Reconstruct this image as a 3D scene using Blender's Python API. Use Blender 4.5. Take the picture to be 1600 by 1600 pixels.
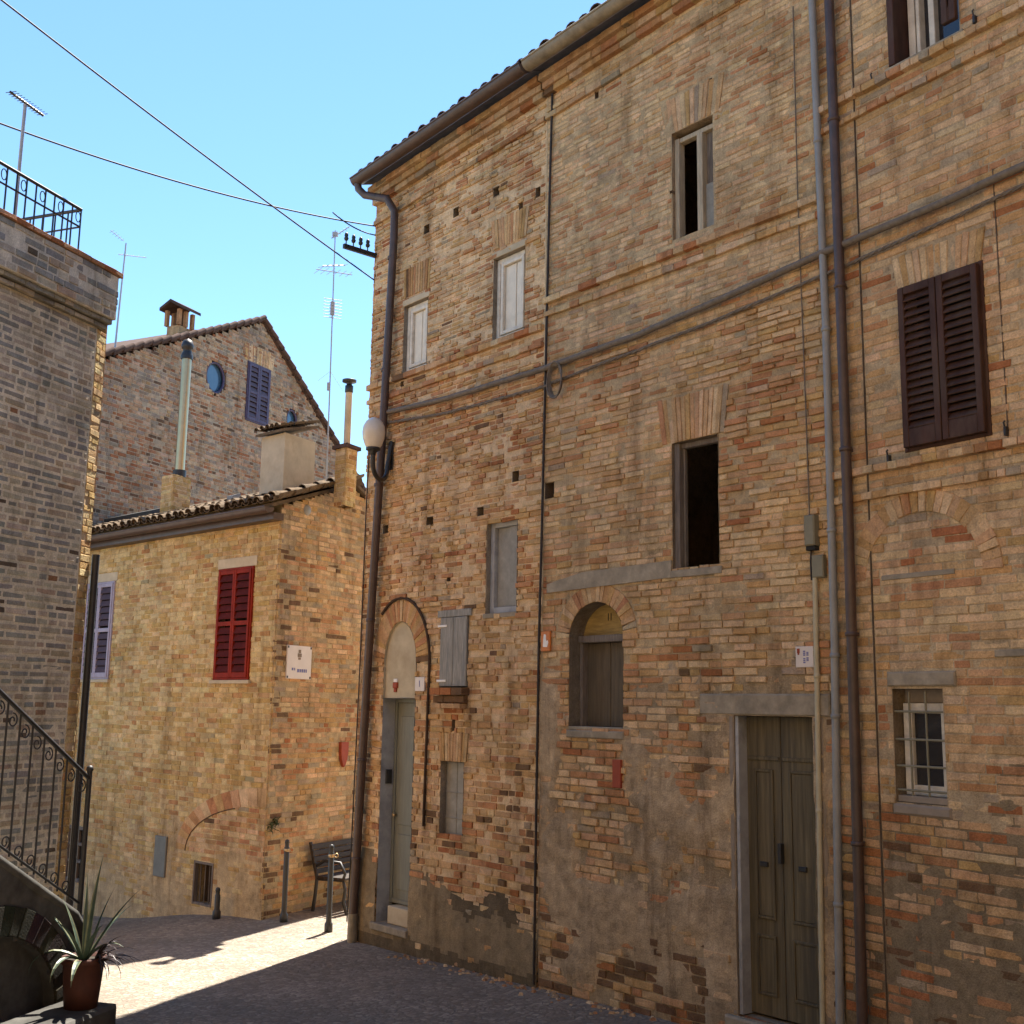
import bpy, math, random
from mathutils import Vector, Matrix, noise
random.seed(7)
R = math.radians
for o in list(bpy.data.objects): bpy.data.objects.remove(o)
scene = bpy.context.scene
COL = scene.collection

# ------------------------------------------------------------------ camera
FPX = 1800.0                                   # focal length in photo pixels (photo is 1600 wide)
CAM = Vector((0, 0, 2.65))
UPC = Vector((165, 10650, -1800)).normalized()  # world up seen in camera axes: pitch and a slight roll
fw = Vector((0, 0, -1)); yw = (fw - fw.dot(UPC)*UPC).normalized(); xw = yw.cross(UPC)
MR = Matrix((xw, yw, UPC))
cam = bpy.data.cameras.new('camera'); cam.sensor_width = 36; cam.lens = FPX/1600*36
cam.clip_start = 0.05; cam.clip_end = 3000
co = bpy.data.objects.new('camera', cam); COL.objects.link(co)
co.matrix_world = Matrix.Translation(CAM) @ MR.to_4x4()
scene.camera = co
# ------------------------------------------------------------------ light
SUN_AZ, SUN_EL = 19.0, 63.0                     # degrees right of the view axis (+Y), height
world = bpy.data.worlds.new("World"); scene.world = world; world.use_nodes = True
nt = world.node_tree; nt.nodes.clear()
sky = nt.nodes.new('ShaderNodeTexSky'); sky.sky_type = 'NISHITA'; sky.sun_disc = False
sky.sun_elevation = R(SUN_EL); sky.sun_rotation = R(SUN_AZ)
sky.air_density = 1.0; sky.dust_density = 0.0; sky.ozone_density = 2.0; sky.altitude = 1500
bg = nt.nodes.new('ShaderNodeBackground'); bg.inputs[1].default_value = 0.08
wo = nt.nodes.new('ShaderNodeOutputWorld')
tn = nt.nodes.new('ShaderNodeMix'); tn.data_type = 'RGBA'; tn.blend_type = 'MULTIPLY'; tn.inputs[0].default_value = 1; tn.inputs[7].default_value = (.80, .97, 1.0, 1)
nt.links.new(sky.outputs[0], tn.inputs[6]); nt.links.new(tn.outputs[2], bg.inputs[0]); nt.links.new(bg.outputs[0], wo.inputs[0])
sun = bpy.data.lights.new('sun', 'SUN'); sun.energy = 5.0; sun.angle = R(0.53); sun.color = (1, .93, .82)
so = bpy.data.objects.new('sun', sun); COL.objects.link(so)
sdir = Vector((math.sin(R(SUN_AZ))*math.cos(R(SUN_EL)), math.cos(R(SUN_AZ))*math.cos(R(SUN_EL)), math.sin(R(SUN_EL))))
so.rotation_euler = sdir.to_track_quat('Z', 'Y').to_euler(); so.location = (5, 5, 30)
vs = scene.view_settings; vs.view_transform = 'Standard'; vs.look = 'None'; vs.exposure = 2.02; vs.gamma = 1
scene.render.engine = 'CYCLES'; scene.cycles.samples = 128
scene.cycles.max_bounces = 8; scene.cycles.diffuse_bounces = 6
scene.render.resolution_x = 1024; scene.render.resolution_y = 1024

# ------------------------------------------------------------------ measuring helpers
def ray(px, py): return MR @ Vector((px-800, 800-py, -FPX))
def vdir(x):
    a, b = ray(x, 0).z, ray(x, 2000).z
    r = ray(x, 2000*a/(a-b)); r.z = 0; return r.normalized()
def ong(px, py, z=0.0):
    r = ray(px, py); return CAM + r*((z-CAM.z)/r.z)
def gz(x, y):                                   # height of the street
    yy = max(y, -6.0)
    g = .03*(13.8-yy) if yy < 13.8 else 0
    if yy < 9: g += .008*(9-yy)**2
    s = lambda a, b, v: (lambda t: t*t*(3-2*t))(min(1, max(0, (v-a)/(b-a))))
    return g - .5*s(2.8, 6.6, -x)*s(12, 17, y)
def onground(px, py):
    z = 0
    for _ in range(12):
        p = ong(px, py, z); z = gz(p.x, p.y)
    return Vector((p.x, p.y, z))

class Wall:
    """vertical plane: o = point, d = direction to the right as seen from outside, n = outward normal"""
    def __init__(s, o, d):
        s.o = Vector((o.x, o.y, 0)); s.d = Vector((d.x, d.y, 0)).normalized(); s.n = Vector((s.d.y, -s.d.x, 0))
    def P(s, u, z, off=0.0):
        v = s.o + s.d*u + s.n*off; return Vector((v.x, v.y, z))
    def pix(s, px, py, off=0.0):
        r = ray(px, py); t = ((s.o-CAM).dot(s.n)+off)/r.dot(s.n); p = CAM+r*t
        return (p-s.o).dot(s.d), p.z
    def rect(s, x0, x1, y0, y1, off=0.0):
        ym = (y0+y1)/2; xm = (x0+x1)/2
        return s.pix(x0, ym, off)[0], s.pix(x1, ym, off)[0], s.pix(xm, y1, off)[1], s.pix(xm, y0, off)[1]

# ------------------------------------------------------------------ mesh builder
class MB:
    def __init__(s): s.v = []; s.f = []; s.c = []; s.m = []; s.sm = []
    def face(s, pts, col=(.5, .5, .5), mat=0, smooth=False):
        b = len(s.v); s.v += [tuple(p) for p in pts]; s.f.append(tuple(range(b, b+len(pts))))
        s.c.append(col); s.m.append(mat); s.sm.append(smooth)
    def idx(s, verts, faces, col=(.5, .5, .5), mat=0, smooth=False):
        b = len(s.v); s.v += [tuple(p) for p in verts]
        for f in faces:
            s.f.append(tuple(b+i for i in f)); s.c.append(col); s.m.append(mat); s.sm.append(smooth)
    def hexa(s, p, col=(.5, .5, .5), mat=0):     # p: 8 points, 0-3 front ring, 4-7 back ring
        s.idx(p, [(0, 1, 2, 3), (5, 4, 7, 6), (4, 5, 1, 0), (3, 2, 6, 7), (1, 5, 6, 2), (4, 0, 3, 7)], col, mat)
    def wbox(s, W, u0, u1, z0, z1, o0, o1, col=(.5, .5, .5), mat=0, bev=.004):
        # box on a wall between offsets o0 (back) and o1 (front) with a chamfered front
        b = min(bev, (u1-u0)*.3, (z1-z0)*.3, abs(o1-o0)*.5)
        A = [W.P(u0, z0, o0), W.P(u1, z0, o0), W.P(u1, z1, o0), W.P(u0, z1, o0)]
        B = [W.P(u0, z0, o1-b), W.P(u1, z0, o1-b), W.P(u1, z1, o1-b), W.P(u0, z1, o1-b)]
        C = [W.P(u0+b, z0+b, o1), W.P(u1-b, z0+b, o1), W.P(u1-b, z1-b, o1), W.P(u0+b, z1-b, o1)]
        fs = [(8, 9, 10, 11), (3, 2, 1, 0)]
        for i in range(4):
            j = (i+1) % 4; fs += [(i, j, 4+j, 4+i), (4+i, 4+j, 8+j, 8+i)]
        s.idx(A+B+C, fs, col, mat)
    def box(s, c, ax, ay, az, col=(.5, .5, .5), mat=0):  # centre and three half-axis vectors
        p = [c-ax-ay-az, c+ax-ay-az, c+ax-ay+az, c-ax-ay+az, c-ax+ay-az, c+ax+ay-az, c+ax+ay+az, c-ax+ay+az]
        s.hexa(p, col, mat)
    def tube(s, pts, r, seg=8, col=(.5, .5, .5), mat=0, cap=True, r1=None):
        pts = [Vector(p) for p in pts]; n = len(pts); rings = []; prev = None
        for i, p in enumerate(pts):
            t = (pts[min(i+1, n-1)]-pts[max(i-1, 0)]).normalized()
            if prev is None:
                a = t.cross(Vector((0, 0, 1)))
                if a.length < .01: a = t.cross(Vector((1, 0, 0)))
            else: a = prev - prev.dot(t)*t
            a.normalize(); prev = a; b = t.cross(a)
            rr = r if r1 is None else r+(r1-r)*i/(n-1)
            if callable(r): rr = r(i/(n-1))
            rings.append([p+a*rr*math.cos(2*math.pi*k/seg)+b*rr*math.sin(2*math.pi*k/seg) for k in range(seg)])
        vv = [q for rg in rings for q in rg]; ff = []
        for i in range(n-1):
            for k in range(seg):
                k2 = (k+1) % seg; ff.append((i*seg+k, i*seg+k2, (i+1)*seg+k2, (i+1)*seg+k))
        s.idx(vv, ff, col, mat, True)
        if cap:
            s.face(rings[0][::-1], col, mat); s.face(rings[-1], col, mat)
    def lathe(s, base, prof, seg=20, col=(.5, .5, .5), mat=0, axis=None):
        ax = Vector(axis).normalized() if axis else Vector((0, 0, 1))
        a = ax.cross(Vector((0, 1, 0)));
        if a.length < .01: a = ax.cross(Vector((1, 0, 0)))
        a.normalize(); b = ax.cross(a); vv = []; ff = []
        for (r, h) in prof:
            vv += [base+ax*h+a*r*math.cos(2*math.pi*k/seg)+b*r*math.sin(2*math.pi*k/seg) for k in range(seg)]
        for i in range(len(prof)-1):
            for k in range(seg):
                k2 = (k+1) % seg; ff.append((i*seg+k, i*seg+k2, (i+1)*seg+k2, (i+1)*seg+k))
        s.idx(vv, ff, col, mat, True)
    def build(s, name, mats, parent=None, loc=None):
        me = bpy.data.meshes.new(name)
        L = Vector(loc) if loc is not None else (parent['_w'] and Vector(parent['_w']) if parent is not None else Vector((0, 0, 0)))
        me.from_pydata([(x-L.x, y-L.y, z-L.z) for x, y, z in s.v], [], s.f)
        if not isinstance(mats, (list, tuple)): mats = [mats]
        for m in mats: me.materials.append(m)
        me.polygons.foreach_set('material_index', s.m)
        me.polygons.foreach_set('use_smooth', s.sm)
        at = me.attributes.new('col', 'FLOAT_COLOR', 'FACE')
        flat = []
        for c in s.c: flat += [c[0], c[1], c[2], 1.0]
        at.data.foreach_set('color', flat); me.update()
        ob = bpy.data.objects.new(name, me); COL.objects.link(ob)
        if parent is not None: ob.parent = parent; ob['_w'] = tuple(parent['_w'])
        else: ob.location = L; ob['_w'] = tuple(L)
        return ob
def tag(o, label=None, cat=None, group=None, kind=None):
    if label: o['label'] = label
    if cat: o['category'] = cat
    if group: o['group'] = group
    if kind: o['kind'] = kind
    return o
def thing(name, label, cat, loc, group=None):
    o = bpy.data.objects.new(name, None); COL.objects.link(o); o.location = loc; o['_w'] = tuple(loc)
    o.empty_display_size = .2
    return tag(o, label, cat, group)

# ------------------------------------------------------------------ materials
def newmat(name):
    m = bpy.data.materials.new(name); m.use_nodes = True
    return m, m.node_tree, m.node_tree.nodes['Principled BSDF']
def nz(t, scale, detail=4, rough=.6, vec=None):
    n = t.nodes.new('ShaderNodeTexNoise'); n.inputs['Scale'].default_value = scale
    n.inputs['Detail'].default_value = detail; n.inputs['Roughness'].default_value = rough
    if vec is not None: t.links.new(vec, n.inputs['Vector'])
    return n
def ramp(t, fac, stops):
    r = t.nodes.new('ShaderNodeValToRGB'); e = r.color_ramp.elements
    while len(e) < len(stops): e.new(.5)
    for el, (p, c) in zip(e, stops):
        el.position = p; el.color = (c[0], c[1], c[2], 1) if hasattr(c, '__len__') else (c, c, c, 1)
    t.links.new(fac, r.inputs[0]); return r
def mixc(t, mode, fac, a, b):
    m = t.nodes.new('ShaderNodeMix'); m.data_type = 'RGBA'; m.blend_type = mode
    if isinstance(fac, (int, float)): m.inputs[0].default_value = fac
    else: t.links.new(fac, m.inputs[0])
    for i, x in ((6, a), (7, b)):
        if hasattr(x, 'is_linked'): t.links.new(x, m.inputs[i])
        else: m.inputs[i].default_value = (*x, 1)
    return m.outputs[2]
def bump(t, b, h, strength, dist):
    n = t.nodes.new('ShaderNodeBump'); n.inputs['Strength'].default_value = strength; n.inputs['Distance'].default_value = dist
    t.links.new(h, n.inputs['Height']); t.links.new(n.outputs[0], b.inputs['Normal']); return n
def geo(t): return t.nodes.new('ShaderNodeTexCoord').outputs['Object']
def masonry():
    m, t, b = newmat('masonry'); v = geo(t)
    at = t.nodes.new('ShaderNodeAttribute'); at.attribute_name = 'col'
    n1 = nz(t, 9, 6, .7, v); n2 = nz(t, 70, 3, .7, v); n3 = nz(t, 1.1, 5, .65, v)
    c = mixc(t, 'MULTIPLY', 1.0, at.outputs['Color'], ramp(t, n1.outputs[0], [(.25, .62), (.5, .98), (.78, 1.3)]).outputs[0])
    c = mixc(t, 'MULTIPLY', 1.0, c, ramp(t, n2.outputs[0], [(.3, .72), (.55, 1.0), (.8, 1.2)]).outputs[0])
    c = mixc(t, 'MULTIPLY', .8, c, ramp(t, n3.outputs[0], [(.3, (.70, .66, .60)), (.5, (1, 1, 1)), (.7, (1.12, 1.08, 1.0))]).outputs[0])
    mp = t.nodes.new('ShaderNodeMapping'); mp.inputs['Scale'].default_value = (3.5, 3.5, .4); t.links.new(v, mp.inputs['Vector'])
    n4 = nz(t, 1.0, 6, .7, mp.outputs[0])
    c = mixc(t, 'MULTIPLY', 1.0, c, ramp(t, n4.outputs[0], [(.32, (.62, .58, .54)), (.47, (1, 1, 1)), (.75, (1.05, 1.03, 1.0))]).outputs[0])
    t.links.new(c, b.inputs['Base Color']); b.inputs['Roughness'].default_value = .93
    b.inputs['Specular IOR Level'].default_value = .2
    h = t.nodes.new('ShaderNodeMath'); h.operation = 'ADD'
    t.links.new(n1.outputs[0], h.inputs[0]); t.links.new(n2.outputs[0], h.inputs[1])
    bump(t, b, h.outputs[0], .8, .012)
    return m
def plain(name, col, rough=.7, var=.25, scale=12, bumpd=.002, metal=0.0, spec=.4, dirt=None, stretch=None):
    m, t, b = newmat(name); v = geo(t)
    if stretch:
        mp = t.nodes.new('ShaderNodeMapping'); mp.inputs['Scale'].default_value = stretch
        t.links.new(v, mp.inputs['Vector']); v = mp.outputs[0]
    n = nz(t, scale, 6, .65, v)
    lo = tuple(x*(1-var) for x in col); hi = tuple(min(1, x*(1+var)) for x in col)
    c = ramp(t, n.outputs[0], [(.3, lo), (.55, col), (.75, hi)]).outputs[0]
    if dirt:
        n2 = nz(t, scale*.35, 5, .7, v)
        c = mixc(t, 'MIX', ramp(t, n2.outputs[0], [(.5, 0.0), (.68, .75)]).outputs[0], c, dirt)
    t.links.new(c, b.inputs['Base Color']); b.inputs['Roughness'].default_value = rough
    b.inputs['Metallic'].default_value = metal; b.inputs['Specular IOR Level'].default_value = spec
    if bumpd: bump(t, b, n.outputs[0], .6, bumpd)
    return m
MAS = masonry()
M = dict(
 stone=plain('grey_stone', (.30, .255, .19), .9, .35, 7, .008, spec=.2, dirt=(.17, .15, .12)),
 plaster=plain('lunette_plaster', (.44, .38, .27), .95, .15, 5, .003, spec=.2, dirt=(.33, .27, .18)),
 greywood=plain('weathered_grey_wood', (.27, .26, .235), .8, .45, 9, .004, stretch=(6, 6, .6), dirt=(.13, .14, .15)),
 jambwood=plain('old_jamb_wood', (.17, .14, .115), .85, .4, 9, .004, stretch=(6, 6, .6), dirt=(.09, .07, .06)),
 palepanel=plain('pale_painted_panel', (.68, .62, .51), .6, .12, 6, .001, dirt=(.55, .49, .39)),
 whiteframe=plain('old_white_paint', (.64, .585, .49), .6, .2, 10, .002, dirt=(.42, .36, .28)),
 oldframe=plain('bare_pale_wood', (.40, .33, .23), .75, .3, 9, .002, stretch=(6, 6, .6), dirt=(.24, .19, .13)),
 greyframe=plain('grey_painted_frame', (.26, .245, .21), .65, .25, 10, .002),
 bluegrey=plain('blue_grey_paint', (.36, .365, .37), .7, .2, 5, .002, dirt=(.15, .15, .16)),
 doorgrey=plain('grey_green_door_paint', (.17, .175, .145), .55, .2, 6, .002, stretch=(5, 5, .6)),
 olive=plain('worn_olive_door_paint', (.12, .095, .052), .75, .5, 4, .004, stretch=(7, 7, .35), dirt=(.055, .046, .033)),
 darkboard=plain('dark_brown_board', (.105, .08, .05), .75, .35, 6, .003, stretch=(6, 6, .5)),
 yellowboard=plain('yellowed_board', (.34, .23, .075), .75, .35, 6, .003, stretch=(1, 1, 6)),
 brown=plain('brown_shutter_paint', (.058, .027, .018), .65, .45, 5, .002, spec=.2, dirt=(.085, .055, .04), stretch=(2, 2, .6)),
 red=plain('red_shutter_paint', (.22, .017, .005), .65, .3, 6, .001, spec=.15),
 darkred=plain('dark_red_slats', (.085, .009, .006), .7, .3, 6, .001, spec=.1),
 lilac=plain('lilac_shutter_paint', (.34, .31, .40), .55, .15, 8, .001),
 purple=plain('purple_slats', (.06, .035, .05), .55, .2, 8, .001),
 plum=plain('plum_shutter_paint', (.06, .042, .085), .55, .25, 8, .001),
 copper=plain('brown_gutter_metal', (.07, .042, .032), .45, .35, 8, .001, spec=.5),
 greygutter=plain('weathered_gutter_metal', (.22, .185, .13), .6, .4, 8, .001),
 greypipe=plain('grey_plastic_pipe', (.24, .24, .235), .45, .18, 5, .0005),
 cream=plain('cream_pipe_paint', (.42, .37, .25), .55, .15, 8, .0005),
 iron=plain('black_wrought_iron', (.018, .017, .018), .5, .3, 20, .001, spec=.5),
 castiron=plain('dark_grey_iron', (.025, .026, .027), .45, .3, 20, .001, spec=.5),
 cable=plain('grey_cable', (.16, .13, .10), .8, .35, 25, .002),
 blackcable=plain('black_cable', (.03, .024, .022), .7, .3, 20, .001),
 antenna=plain('aluminium_antenna', (.33, .34, .37), .45, .15, 10, 0),
 steel=plain('stainless_flue', (.48, .35, .2), .36, .06, 8, 0, metal=1.0),  # warm tint stands in for the orange wall reflected in the flue
 tile=plain('old_roof_tile', (.14, .10, .065), .95, .5, 6, .01, spec=.1, dirt=(.07, .06, .05)),
 darktile=plain('dark_roof_tile', (.085, .055, .045), .95, .45, 6, .01, spec=.1),
 sign=plain('white_sign', (.62, .55, .50), .4, .06, 8, 0),
 ink=plain('sign_ink', (.13, .13, .30), .5, .1, 8, 0),
 crest=plain('crest_brown', (.20, .13, .07), .5, .3, 40, 0),
 terracotta=plain('terracotta_red', (.30, .055, .022), .7, .2, 12, .002),
 potclay=plain('clay_pot', (.065, .02, .012), .75, .25, 12, .002),
 orange=plain('orange_tile', (.55, .17, .03), .5, .25, 30, .001),
 whitepaint=plain('white_paint', (.75, .72, .68), .5, .08, 10, 0),
 render_pale=plain('pale_render', (.48, .40, .28), .92, .15, 5, .003, dirt=(.36, .29, .19)),
 render_grey=plain('grey_render', (.25, .205, .16), .92, .25, 5, .003),
 soil=plain('soil', (.03, .022, .015), .95, .4, 40, .01),
 benchwood=plain('bench_wood', (.032, .02, .013), .6, .35, 9, .002),
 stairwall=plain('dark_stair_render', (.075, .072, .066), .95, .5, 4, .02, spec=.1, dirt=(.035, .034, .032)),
 dark=plain('dark_interior', (.02, .018, .016), .9, .3, 5, 0),
 boxgrey=plain('junction_box_grey', (.20, .18, .12), .6, .15, 8, 0),
 panelgrey=plain('meter_panel_grey', (.15, .155, .14), .6, .2, 6, .001),
 lampblack=plain('lamp_black_paint', (.02, .02, .02), .4, .3, 10, 0, spec=.5),
)
def leafmat(name, c0, c1):
    m, t, b = newmat(name); at = t.nodes.new('ShaderNodeAttribute'); at.attribute_name = 'col'
    n = nz(t, 14, 4, .6, geo(t))
    c = mixc(t, 'MULTIPLY', 1, at.outputs['Color'], ramp(t, n.outputs[0], [(.3, .7), (.7, 1.2)]).outputs[0])
    t.links.new(c, b.inputs['Base Color']); b.inputs['Roughness'].default_value = .5; return m
LEAF = leafmat('leaf', None, None)
def glassmat(name, col, rough=.06):
    m, t, b = newmat(name); n = nz(t, 2, 3, .5, geo(t))
    c = ramp(t, n.outputs[0], [(.3, tuple(x*.8 for x in col)), (.7, tuple(x*1.2 for x in col))]).outputs[0]
    t.links.new(c, b.inputs['Base Color'])
    b.inputs['Roughness'].default_value = rough; b.inputs['Specular IOR Level'].default_value = .8; return m
M['glass'] = glassmat('dark_window_glass', (.02, .02, .025))
M['skyglass'] = glassmat('sky_tinted_glass', (.05, .10, .16), .04)  # blue base colour stands in for the reflected sky
def globemat():
    m, t, b = newmat('opal_globe'); n = nz(t, 5, 3, .5, geo(t))
    t.links.new(ramp(t, n.outputs[0], [(.3, (.60, .53, .42)), (.7, (.72, .66, .55))]).outputs[0], b.inputs['Base Color'])
    b.inputs['Roughness'].default_value = .25; b.inputs['Subsurface Weight'].default_value = .3
    b.inputs['Subsurface Radius'].default_value = (.1, .08, .05); return m
M['globe'] = globemat()
def cobbles():
    m, t, b = newmat('cobbled_paving'); v = geo(t)
    w = nz(t, 3, 3, .5, v)
    vm = t.nodes.new('ShaderNodeVectorMath'); vm.operation = 'MULTIPLY_ADD'; vm.inputs[1].default_value = (.05, .05, 0)
    t.links.new(w.outputs['Color'], vm.inputs[0]); t.links.new(v, vm.inputs[2])
    mp = t.nodes.new('ShaderNodeMapping'); mp.inputs['Rotation'].default_value = (0, 0, R(28))
    t.links.new(vm.outputs[0], mp.inputs['Vector'])
    def vor(feat):
        x = t.nodes.new('ShaderNodeTexVoronoi'); x.feature = feat; x.inputs['Scale'].default_value = 17
        x.inputs['Randomness'].default_value = .55; t.links.new(mp.outputs[0], x.inputs['Vector']); return x
    ve = vor('DISTANCE_TO_EDGE'); vc = vor('F1')
    n1 = nz(t, .9, 5, .6, v); n2 = nz(t, 35, 4, .7, v)
    sep = t.nodes.new('ShaderNodeSeparateColor'); t.links.new(vc.outputs['Color'], sep.inputs[0])
    c = ramp(t, sep.outputs[0], [(0, (.19, .152, .118)), (.35, (.245, .20, .155)), (.7, (.275, .225, .175)), (1, (.34, .285, .22))]).outputs[0]
    c = mixc(t, 'MULTIPLY', 1, c, ramp(t, n2.outputs[0], [(.3, .65), (.7, 1.2)]).outputs[0])
    c = mixc(t, 'MULTIPLY', 1, c, ramp(t, n1.outputs[0], [(.32, .72), (.65, 1.15)]).outputs[0])
    e = ramp(t, ve.outputs['Distance'], [(0.02, 0.0), (.12, 1.0)])
    c = mixc(t, 'MIX', e.outputs[0], (.165, .135, .105), c)
    t.links.new(c, b.inputs['Base Color']); b.inputs['Roughness'].default_value = .8; b.inputs['Specular IOR Level'].default_value = .25
    h = t.nodes.new('ShaderNodeMath'); h.operation = 'MULTIPLY_ADD'; h.inputs[1].default_value = .25
    t.links.new(n2.outputs[0], h.inputs[0]); t.links.new(e.outputs[0], h.inputs[2])
    bump(t, b, h.outputs[0], .6, .014); return m
M['cobbles'] = cobbles()

# ------------------------------------------------------------------ masonry generators
def fbm(x, y, s=0.0): return noise.fractal(Vector((x, y, s)), 1.0, 2.0, 4)
class Rect:
    def __init__(s, u0, u1, z0, z1): s.u0, s.u1, s.z0, s.z1 = u0, u1, z0, z1; s.lines = ((u0, u1), (z0, z1))
    def iv(s, z): return [(s.u0, s.u1)] if s.z0 <= z <= s.z1 else []
    def contour(s): return [(s.u0, s.z0), (s.u0, s.z1), (s.u1, s.z1), (s.u1, s.z0), (s.u0, s.z0)]
class Trap:                                     # splayed zone kept free for a flat arch
    lines = ((), ())
    def __init__(s, u0, u1, z0, z1, sp): s.a = (u0, u1, z0, z1, sp)
    def iv(s, z):
        u0, u1, z0, z1, sp = s.a
        if not z0 <= z <= z1: return []
        k = sp*(z-z0)/(z1-z0); return [(u0-k, u1+k)]
class Arch:                                     # rectangle with a half-ellipse on top
    def __init__(s, u0, u1, z0, zs, zt, grow=0.0):
        s.u0, s.u1, s.z0, s.zs, s.zt, s.g = u0, u1, z0, zs, zt, grow; s.lines = ((u0, u1), (z0,))
    def iv(s, z):
        if z < s.z0: return []
        c = (s.u0+s.u1)/2; a = (s.u1-s.u0)/2; h = s.zt-s.zs+s.g
        if z <= s.zs: return [(s.u0, s.u1)] if not s.g else []
        a += s.g; k = (z-s.zs)/h
        if k >= 1: return []
        w = a*math.sqrt(1-k*k); return [(c-w, c+w)]
    def contour(s, n=20):
        c = (s.u0+s.u1)/2; a = (s.u1-s.u0)/2; h = s.zt-s.zs
        return [(s.u0, s.z0)]+[(c-a*math.cos(math.pi*i/n), s.zs+h*math.sin(math.pi*i/n)) for i in range(n+1)]+[(s.u1, s.z0), (s.u0, s.z0)]
class ArchB(Arch):                              # the same, slightly enlarged head, used for the bed behind the arch bricks
    def iv(s, z):
        if z > s.zs: return Arch.iv(s, z)
        return [(s.u0, s.u1)] if z >= s.z0 else []
class Above:                                    # cut everything above a polyline (gable)
    lines = ((), ())
    def __init__(s, pts): s.p = pts
    def top(s, u):
        p = s.p
        if u <= p[0][0]: return p[0][1]
        for a, b in zip(p, p[1:]):
            if u <= b[0]: return a[1]+(b[1]-a[1])*(u-a[0])/(b[0]-a[0])
        return p[-1][1]
    def iv(s, z):
        out = []; u0, u1 = s.p[0][0]-1, s.p[-1][0]+1; n = 160; st = None
        for i in range(n+1):
            u = u0+(u1-u0)*i/n; o = s.top(u) < z+.02
            if o and st is None: st = u
            if not o and st is not None: out.append((st, u)); st = None
        if st is not None: out.append((st, u1+5))
        return out
def subtract(a, b, ivs):
    runs = [(a, b)]
    for (c, d) in ivs:
        nr = []
        for (x, y) in runs:
            if d <= x or c >= y: nr.append((x, y)); continue
            if c > x: nr.append((x, c))
            if d < y: nr.append((d, y))
        runs = nr
    return runs
BUFF, TAN, OCH = (.59, .415, .245), (.51, .325, .175), (.49, .305, .135)
ORA, RED, DRK, GRY = (.44, .225, .11), (.37, .15, .062), (.17, .10, .055), (.36, .28, .19)
MORT = (.63, .47, .295)
def pal(w, clump=1.0):
    """colour chooser: w = weights for (buff, tan, ochre, orange, red, dark, grey)"""
    cols = (BUFF, TAN, OCH, ORA, RED, DRK, GRY)
    def f(u, z, zone=None):
        ww = list(w); k = fbm(u*.8, z*1.1, 3.3)*clump
        ww[3] *= max(.15, 1+2.2*k); ww[4] *= max(.15, 1+2.2*k); ww[0] *= max(.3, 1-1.2*k)
        if zone: ww = zone(u, z, ww)
        r = random.random()*sum(ww); i = 0
        while r > ww[i]: r -= ww[i]; i += 1
        g = random.uniform(.91, 1.09); c = cols[i]
        return tuple(x*g*random.uniform(.96, 1.04) for x in c)
    return f
def brick_quad(mb, W, q, off, col, j=.005, back=-.03, jit=.002, bev=.004):
    """one brick from its four corners (u, z), counter-clockwise from lower left"""
    cu = sum(p[0] for p in q)/4; cz = sum(p[1] for p in q)/4
    def sh(d, jj):
        out = []
        for (u, z) in q:
            lu, lz = cu-u, cz-z
            out.append((u+math.copysign(min(d, abs(lu)*.6), lu)+random.gauss(0, jj), z+math.copysign(min(d, abs(lz)*.6), lz)+random.gauss(0, jj)))
        return out
    A = sh(j, jit); B = [(u+math.copysign(min(bev, abs(cu-u)*.5), cu-u), z+math.copysign(min(bev, abs(cz-z)*.5), cz-z)) for (u, z) in A]
    vv = [W.P(u, z, off+random.gauss(0, .0012)) for (u, z) in B]+[W.P(u, z, off-bev) for (u, z) in A]+[W.P(u, z, back) for (u, z) in A]
    fs = [(0, 1, 2, 3)]
    for i in range(4):
        k = (i+1) % 4; fs += [(4+i, 4+k, k, i), (8+i, 8+k, 4+k, 4+i)]
    mb.idx(vv, fs, col)
def lay(mb, W, u0, u1, z0, z1, excl, color, h=.06, L=.25, joint=.005, prot=.004, wave=.012, zone=None, miss=.006, head=.35):
    z = z0; row = 0; hf = h if callable(h) else (lambda zz: h); pf = prot if callable(prot) else (lambda uu, zz: prot)
    while z < z1-.015:
        hh = min(hf(z)*random.uniform(.94, 1.06), z1-z)
        ivs = []
        for e in excl: ivs += e.iv(z+hh*.5)
        runs = subtract(u0, u1, ivs)
        x = u0-random.uniform(.02, L); row += 1
        while x < u1:
            l = L*(random.uniform(.44, .56) if random.random() < head else random.uniform(.9, 1.08))
            for (a, b) in runs:
                p, q = max(x, a), min(x+l, b)
                if q-p < .03: continue
                if p > a and p-a < .05: p = a
                if random.random() < miss: continue
                wv = lambda u, zz: zz+wave*fbm(u*.55, zz*.7, 9)
                c = color((p+q)/2, z, zone)
                brick_quad(mb, W, [(p, wv(p, z)), (q, wv(q, z)), (q, wv(q, z+hh)), (p, wv(p, z+hh))], (lambda pp: random.gauss(0, pp)-(random.uniform(.004, .014) if pp > .004 and random.random() < .08 else 0))(pf(p, z)), c, joint*random.uniform(.8, 1.3))
            x += l
        z += hh
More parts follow.
